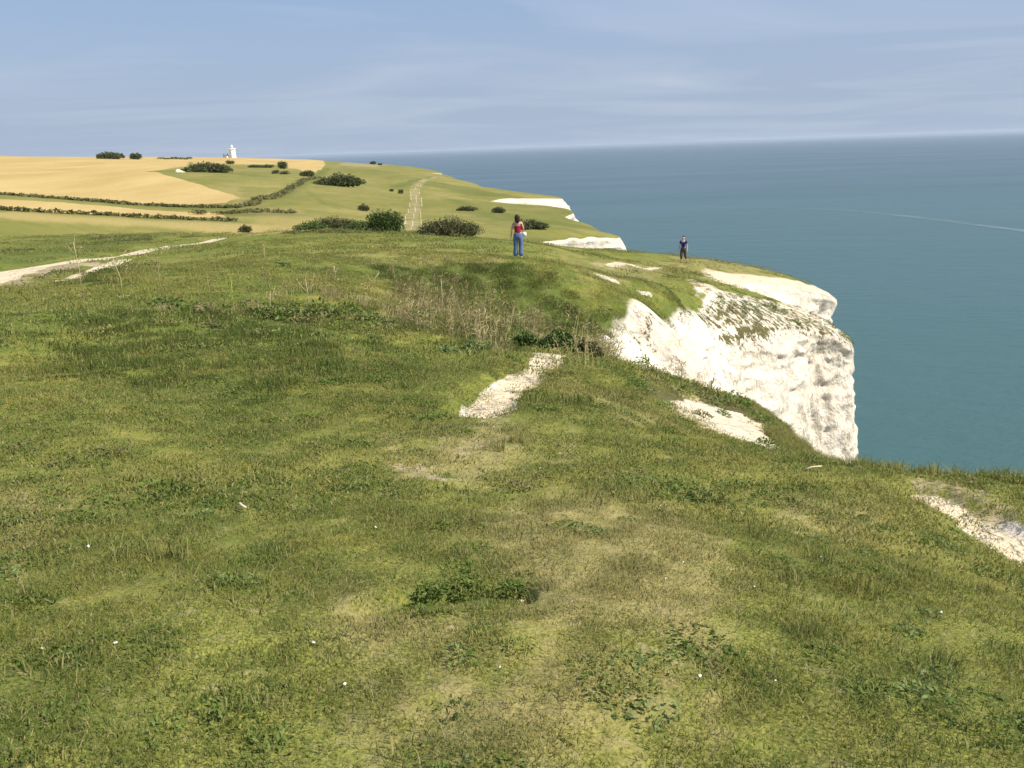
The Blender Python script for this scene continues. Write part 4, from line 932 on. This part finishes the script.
mx = fm.n('ShaderNodeMixShader', {0: fm.noise(P_, .02, 4, .7, .3, .9), 1: tb.outputs[0], 2: b1.outputs[0]}); fm.t.links.new(mx.outputs[0], fm.out.inputs[0])
o = link('foam_streak', mesh('foam_streak', np.concatenate(fv), fq, fm.m)); tag(o, 'thin pale foam line curving across the sea', kind='structure')

# ------------------------------------------------------------------ people
def skin_obj(name, V, E, R, mat, parent, sub=2, roots=(0,)):
    me = bpy.data.meshes.new(name); me.from_pydata(V, E, []); me.materials.append(mat); o = link(name, me, parent)
    md = o.modifiers.new('skin', 'SKIN'); md.use_smooth_shade = True
    lay = me.skin_vertices[0] if me.skin_vertices else None
    for i, r_ in enumerate(R):
        sv = lay.data[i]; sv.radius = r_ if isinstance(r_, tuple) else (r_, r_); sv.use_root = i in roots
    s_ = o.modifiers.new('smooth', 'SUBSURF'); s_.levels = sub; s_.render_levels = sub
    # bake to a plain mesh
    dg = bpy.context.evaluated_depsgraph_get(); ev = o.evaluated_get(dg); nm = bpy.data.meshes.new_from_object(ev); o.modifiers.clear(); o.data = nm
    if not nm.materials: nm.materials.append(mat)
    nm.polygons.foreach_set('use_smooth', [True]*len(nm.polygons)); return o
def hand(V, E, R, w_, dirv, side, curl=.5):
    """palm and five fingers continuing from wrist vertex index w_"""
    o = Vector(V[w_]); d = Vector(dirv).normalized(); u = d.cross(Vector(side)).normalized(); s_ = Vector(side).normalized()
    V.append(tuple(o+d*.05)); E.append((w_, len(V)-1)); R.append((.030,.018)); 
    roots = []
    for k, (off, L) in enumerate(((-.028,.062),(-.010,.074),(.009,.070),(.027,.055))):
        a = o+d*.055+s_*off; b_ = a+d*L*.5+u*curl*.01; c_ = b_+d*L*.45+u*curl*.03; i = len(V); V += [tuple(a), tuple(b_), tuple(c_)]; E += [(i,i+1),(i+1,i+2)]; R += [.009,.0085,.007]; roots.append(i)
    a = o+d*.02-s_*.02; b_ = o+d*.045-s_*.048; c_ = o+d*.075-s_*.055+u*.01; i = len(V); V += [tuple(a), tuple(b_), tuple(c_)]; E += [(i,i+1),(i+1,i+2)]; R += [.011,.010,.008]; roots.append(i)
    return roots
def person(loc, rz, h, pose, label, cols, hair, legs, group=None):
    root = empty('person', loc, rz); tag(root, label, 'person', group); k = h/1.70; root.scale = (k, k, k)
    # figure faces -Y; joints in metres for a 1.70 m body
    V = [(0,0,.96),(0,0,1.10),(0,-.005,1.24),(0,0,1.38),(0,0,1.455),(0,-.012,1.53),(0,-.016,1.60),(0,-.012,1.665)]; E = [(i,i+1) for i in range(7)]
    R = [(.135,.10),(.115,.085),(.135,.095),(.125,.08),(.048,.048),(.062,.07),(.078,.095),(.06,.07)]; roots = [0]
    for s_ in (-1, 1):
        hip = len(V); J = pose['leg'][s_]; V += [(s_*.095,0,.90), J[0], J[1], (J[1][0]+s_*.01, J[1][1]-.13, max(.03, J[1][2]-.05))]; E += [(0,hip),(hip,hip+1),(hip+1,hip+2),(hip+2,hip+3)]; R += [(.095,.095),(.058,.058),(.040,.042),(.042,.028)]
        sh = len(V); A = pose['arm'][s_]; V += [(s_*.17,0,1.375), A[0], A[1]]; E += [(3,sh),(sh,sh+1),(sh+1,sh+2)]; R += [(.052,.052),(.038,.038),(.026,.026)]
        d = Vector(A[1])-Vector(A[0]); roots += hand(V, E, R, sh+2, d, (0,1,0) if abs(d.normalized().y) < .7 else (1,0,0))
    body = skin_obj('body', V, E, R, M['skin'], root, 2, roots)
    # face: nose, eyes, ears
    b = MB(); b.add([(-.013,-.108,1.585),(.013,-.108,1.585),(0,-.128,1.582),(0,-.102,1.625)], [(0,1,2),(0,2,3),(1,3,2),(0,3,1)]); b.build('nose', M['skin'], root, True)
    for s_ in (-1, 1):
        b = MB(); b.lathe((s_*.03,-.098,1.612), [(.004,-.008),(.011,-.003),(.011,.003),(.004,.008)], 8); b.build('eye', M['hair'], root, True)
        b = MB(); b.box((s_*.082,-.005,1.60),(.008,.016,.028)); b.build('ear', M['skin'], root, True)
    # top
    T = [(0,0,cols.get('hem', .90)),(0,0,1.10),(0,-.005,1.25),(0,0,1.37)]; TR = [(.155,.12),(.135,.105),(.147,.108),(.14,.092)]; TE = [(0,1),(1,2),(2,3)]
    if cols.get('sleeve'):
        for s_ in (-1, 1):
            A = Vector(pose['arm'][s_][0]); S_ = Vector((s_*.175,0,1.385)); i = len(T); T += [tuple(S_), tuple(S_.lerp(A, .6))]; TE += [(3,i),(i,i+1)]; TR += [(.065,.065),(.056,.056)]
    else: 
        for s_ in (-1, 1): i = len(T); T.append((s_*.11,0,1.405)); TE.append((3,i)); TR.append((.045,.05))
    skin_obj('top', T, TE, TR, M[cols['top']], root, 2)
    # trousers
    P_ = [(0,0,1.06),(0,0,.92)]; PE = [(0,1)]; PR = [(.138,.108),(.15,.118)]
    for s_ in (-1, 1):
        J = pose['leg'][s_]; kn = Vector(J[0]); an = Vector(J[1]); hp = Vector((s_*.095,0,.86)); i = len(P_); P_.append(tuple(hp)); PE.append((1,i)); PR.append((.122,.12)); P_.append(tuple(kn)); PE.append((i,i+1)); PR.append((.078,.082) if legs != 'shorts' else (.085,.085))
        if legs == 'flare': P_ += [tuple(kn.lerp(an,.55)), tuple(kn.lerp(an,.97))]; PE += [(i+1,i+2),(i+2,i+3)]; PR += [(.095,.095),(.135,.125)]
        elif legs == 'straight': P_ += [tuple(kn.lerp(an,.6))]; PE += [(i+1,i+2)]; PR += [(.07,.07)]
    skin_obj('trousers', P_, PE, PR, M[cols['bottom']], root, 2)
    for s_ in (-1, 1):
        J = pose['leg'][s_]; b = MB(); b.tube([(J[1][0],J[1][1]+.07,J[1][2]-.04),(J[1][0],J[1][1]+.02,J[1][2]-.02),(J[1][0],J[1][1]-.08,J[1][2]-.035),(J[1][0],J[1][1]-.17,J[1][2]-.055)], [.035,.048,.043,.022], 8); b.build('shoe', M[cols['shoe']], root, True)
    # hair
    if hair == 'long': HV = [(0,.0,1.70),(0,.035,1.66),(0,.055,1.58),(-.01,.075,1.48),(-.015,.085,1.40)]; HR = [(.07,.075),(.115,.10),(.115,.08),(.12,.06),(.08,.04)]
    else: HV = [(0,-.02,1.705),(0,.02,1.685),(0,.04,1.63)]; HR = [(.055,.07),(.088,.08),(.08,.06)]
    skin_obj('hair', HV, [(i,i+1) for i in range(len(HV)-1)], HR, M['hair'], root, 2)
    return root
x, y, z = at(518.5,256.5,32.4); z = gz(x, y)
POSE_W = {'leg': {-1: ((-.10,-.02,.50),(-.12,.03,.085)), 1: ((.10,.0,.50),(.12,-.03,.085))}, 'arm': {-1: ((-.225,-.02,1.13),(-.15,-.20,1.36)), 1: ((.235,.03,1.12),(.27,-.01,.88))}}
wm = person((x, y, z-.01), math.radians(172), 1.68, POSE_W, 'woman seen from behind in red sleeveless top and blue jeans, one hand raised', {'top': 'red', 'bottom': 'denim', 'shoe': 'shoe'}, 'long', 'flare')
def near_person(name, label, cat, root, k, build):
    b = MB(); build(b); o = b.build(name, M[k], None, True); o.matrix_world = root.matrix_basis.copy(); o.location = root.location; return tag(o, label, cat)
wm_m = Matrix.Rotation(math.radians(172), 4, 'Z')
def held(pt, root_loc, k, rz): return Vector(root_loc)+Matrix.Rotation(rz, 3, 'Z') @ (Vector(pt)*k)
K = 1.68/1.7; rz = math.radians(172)
b = MB(); b.box((0,0,0),(.036,.006,.072)); o = b.build('phone', M['phone'], None, False, held((-.13,-.275,1.43), (x,y,z), K, rz)); o.rotation_euler = (0,0,rz); tag(o, 'dark phone held up in the raised hand of the woman', 'phone')
b = MB(); b.box((0,0,0),(.085,.04,.09),0,.85); o = b.build('bag_body', M['cloth_white'], None, True); bag = empty('shoulder_bag', held((-.25,-.06,.93), (x,y,z), K, rz), rz); tag(bag, 'small white bag hanging at the hip of the woman', 'bag'); o.parent = bag
b = MB(); b.tube([(-.06,0,.08),(-.01,0,.28),(.09,.03,.46),(.13,.05,.49)], [.008]*4, 5); b.tube([(.06,0,.08),(.05,.02,.28),(.11,.05,.47)], [.008]*3, 5); b.build('strap', M['red'], bag, True)
x2, y2, _ = at(683,262.5,58); z2 = gz(x2, y2)
POSE_M = {'leg': {-1: ((-.10,-.10,.50),(-.10,-.02,.09)), 1: ((.12,.03,.50),(.19,.20,.12))}, 'arm': {-1: ((-.245,.04,1.12),(-.28,-.02,.87)), 1: ((.24,.05,1.12),(.27,-.05,.88))}}
person((x2, y2, z2-.02), math.radians(-28), 1.84, POSE_M, 'man in royal blue T-shirt and dark trousers walking on the headland', {'top': 'royal', 'bottom': 'khaki', 'shoe': 'shoe_dark', 'sleeve': 1, 'hem': .82}, 'short', 'straight')
for (a, b_, d, rzz, top, lab) in ((409.5,181.5,478,.4,'pink','distant walker in pink, left of two on the farm track'), (413,181.2,480,-.5,'cloth_white','distant walker in white, right of two on the farm track')):
    xx, yy, _ = at(a, b_, d); person((xx, yy, gz(xx, yy)), rzz, 1.75, POSE_M, lab, {'top': top, 'bottom': 'denim', 'shoe': 'shoe_dark', 'sleeve': 1}, 'short', 'straight', None)
# ------------------------------------------------------------------ sea air
hb = MB(); hb.box((-500, 9000, (SEA-1+60)/2), (42000, 36000, (61-SEA)/2)); hm = NT('sea_air'); vol = hm.n('ShaderNodeVolumePrincipled', {'Color': (.74,.84,1,1), 'Density': .000026, 'Anisotropy': .1}); hm.t.links.new(vol.outputs[0], hm.out.inputs['Volume'])
hz_ = hb.build('haze', hm.m); tag(hz_, 'thin pale sea air over land and water', kind='stuff')
# @@END

# ------------------------------------------------------------------ camera, sun, sky
cd = bpy.data.cameras.new('camera'); cam = bpy.data.objects.new('camera', cd); COL.objects.link(cam); SC.camera = cam
cd.sensor_fit = 'HORIZONTAL'; cd.sensor_width = 36; cd.lens = 36*F/1024; cd.clip_start = .05; cd.clip_end = 400000
from mathutils import Matrix
cam.location = (0, 0, EYE)
cam.rotation_euler = (Matrix.Rotation(math.pi/2-PITCH, 4, 'X') @ Matrix.Rotation(-ROLL, 4, 'Z')).to_euler()
SUN_AZ = math.radians(110); SUN_EL = math.radians(48)      # azimuth from +Y towards +X
sd_ = Vector((math.sin(SUN_AZ)*math.cos(SUN_EL), math.cos(SUN_AZ)*math.cos(SUN_EL), math.sin(SUN_EL)))
ld = bpy.data.lights.new('sun', 'SUN'); ld.energy = 5.0; ld.angle = math.radians(.53); ld.color = (1, .93, .80)
lo = bpy.data.objects.new('sun', ld); COL.objects.link(lo); lo.rotation_euler = (-sd_).to_track_quat('-Z', 'Y').to_euler()
w = bpy.data.worlds.new('World'); SC.world = w; w.use_nodes = True; nt = w.node_tree; nt.nodes.clear()
def wn(t, ins=None, **kw):
    nd = nt.nodes.new(t)
    for k, v in kw.items(): setattr(nd, k, v)
    for k, v in (ins or {}).items():
        if hasattr(v, 'is_output'): nt.links.new(v, nd.inputs[k])
        else: nd.inputs[k].default_value = v
    return nd
sky = wn('ShaderNodeTexSky', sky_type='NISHITA', sun_disc=False, sun_elevation=SUN_EL, sun_rotation=SUN_AZ, altitude=100, air_density=1.0, dust_density=1.6, ozone_density=2.0)
tc = wn('ShaderNodeTexCoord').outputs['Generated']
sep = wn('ShaderNodeSeparateXYZ', {0: tc})
zc = wn('ShaderNodeMath', {0: sep.outputs[2], 1: .06}, operation='ADD').outputs[0]
zz = wn('ShaderNodeMath', {0: zc, 1: .03}, operation='MAXIMUM').outputs[0]
ux = wn('ShaderNodeMath', {0: sep.outputs[0], 1: zz}, operation='DIVIDE').outputs[0]; uy = wn('ShaderNodeMath', {0: sep.outputs[1], 1: zz}, operation='DIVIDE').outputs[0]
cv_ = wn('ShaderNodeCombineXYZ', {0: ux, 1: uy}).outputs[0]
mp = wn('ShaderNodeMapping', {'Vector': cv_, 'Scale': (.34, .5, 1), 'Rotation': (0, 0, .35)}).outputs[0]
nz = wn('ShaderNodeTexNoise', {'Vector': mp, 'Scale': .8, 'Detail': 6, 'Roughness': .55, 'Distortion': .9}).outputs['Fac']
cm = wn('ShaderNodeMapRange', {'Value': nz, 'From Min': .44, 'From Max': .78, 'To Max': .42}).outputs[0]
hz = wn('ShaderNodeMapRange', {'Value': sep.outputs[2], 'From Min': .0, 'From Max': .19, 'To Min': 1.0, 'To Max': .12}).outputs[0]
def wmix(f, a, b, mode='MIX'):
    nd = wn('ShaderNodeMix', data_type='RGBA', blend_type=mode)
    for i, v in ((0, f), (6, a), (7, b)):
        if hasattr(v, 'is_output'): nt.links.new(v, nd.inputs[i])
        else: nd.inputs[i].default_value = v if i == 0 else (*v, 1)
    return nd.outputs[2]
KS = 1/.1
c0 = wmix(.65, sky.outputs[0], tuple(KS*x for x in (.225,.33,.54)))
c1 = wmix(hz, c0, tuple(KS*x for x in (.305,.37,.475)))
c2 = wmix(cm, c1, tuple(KS*x for x in (.50,.535,.61)))
bg = wn('ShaderNodeBackground', {'Color': c2, 'Strength': .1}); wo = wn('ShaderNodeOutputWorld', {0: bg.outputs[0]})
vs = SC.view_settings; vs.view_transform = 'Standard'; vs.look = 'None'; vs.gamma = 1; vs.exposure = .42; vs.use_curve_mapping = False
SC.render.engine = 'CYCLES'; SC.cycles.use_denoising = True; SC.cycles.max_bounces = 4; SC.cycles.diffuse_bounces = 2; SC.cycles.glossy_bounces = 2; SC.cycles.transmission_bounces = 2; SC.cycles.volume_bounces = 0; SC.cycles.transparent_max_bounces = 8
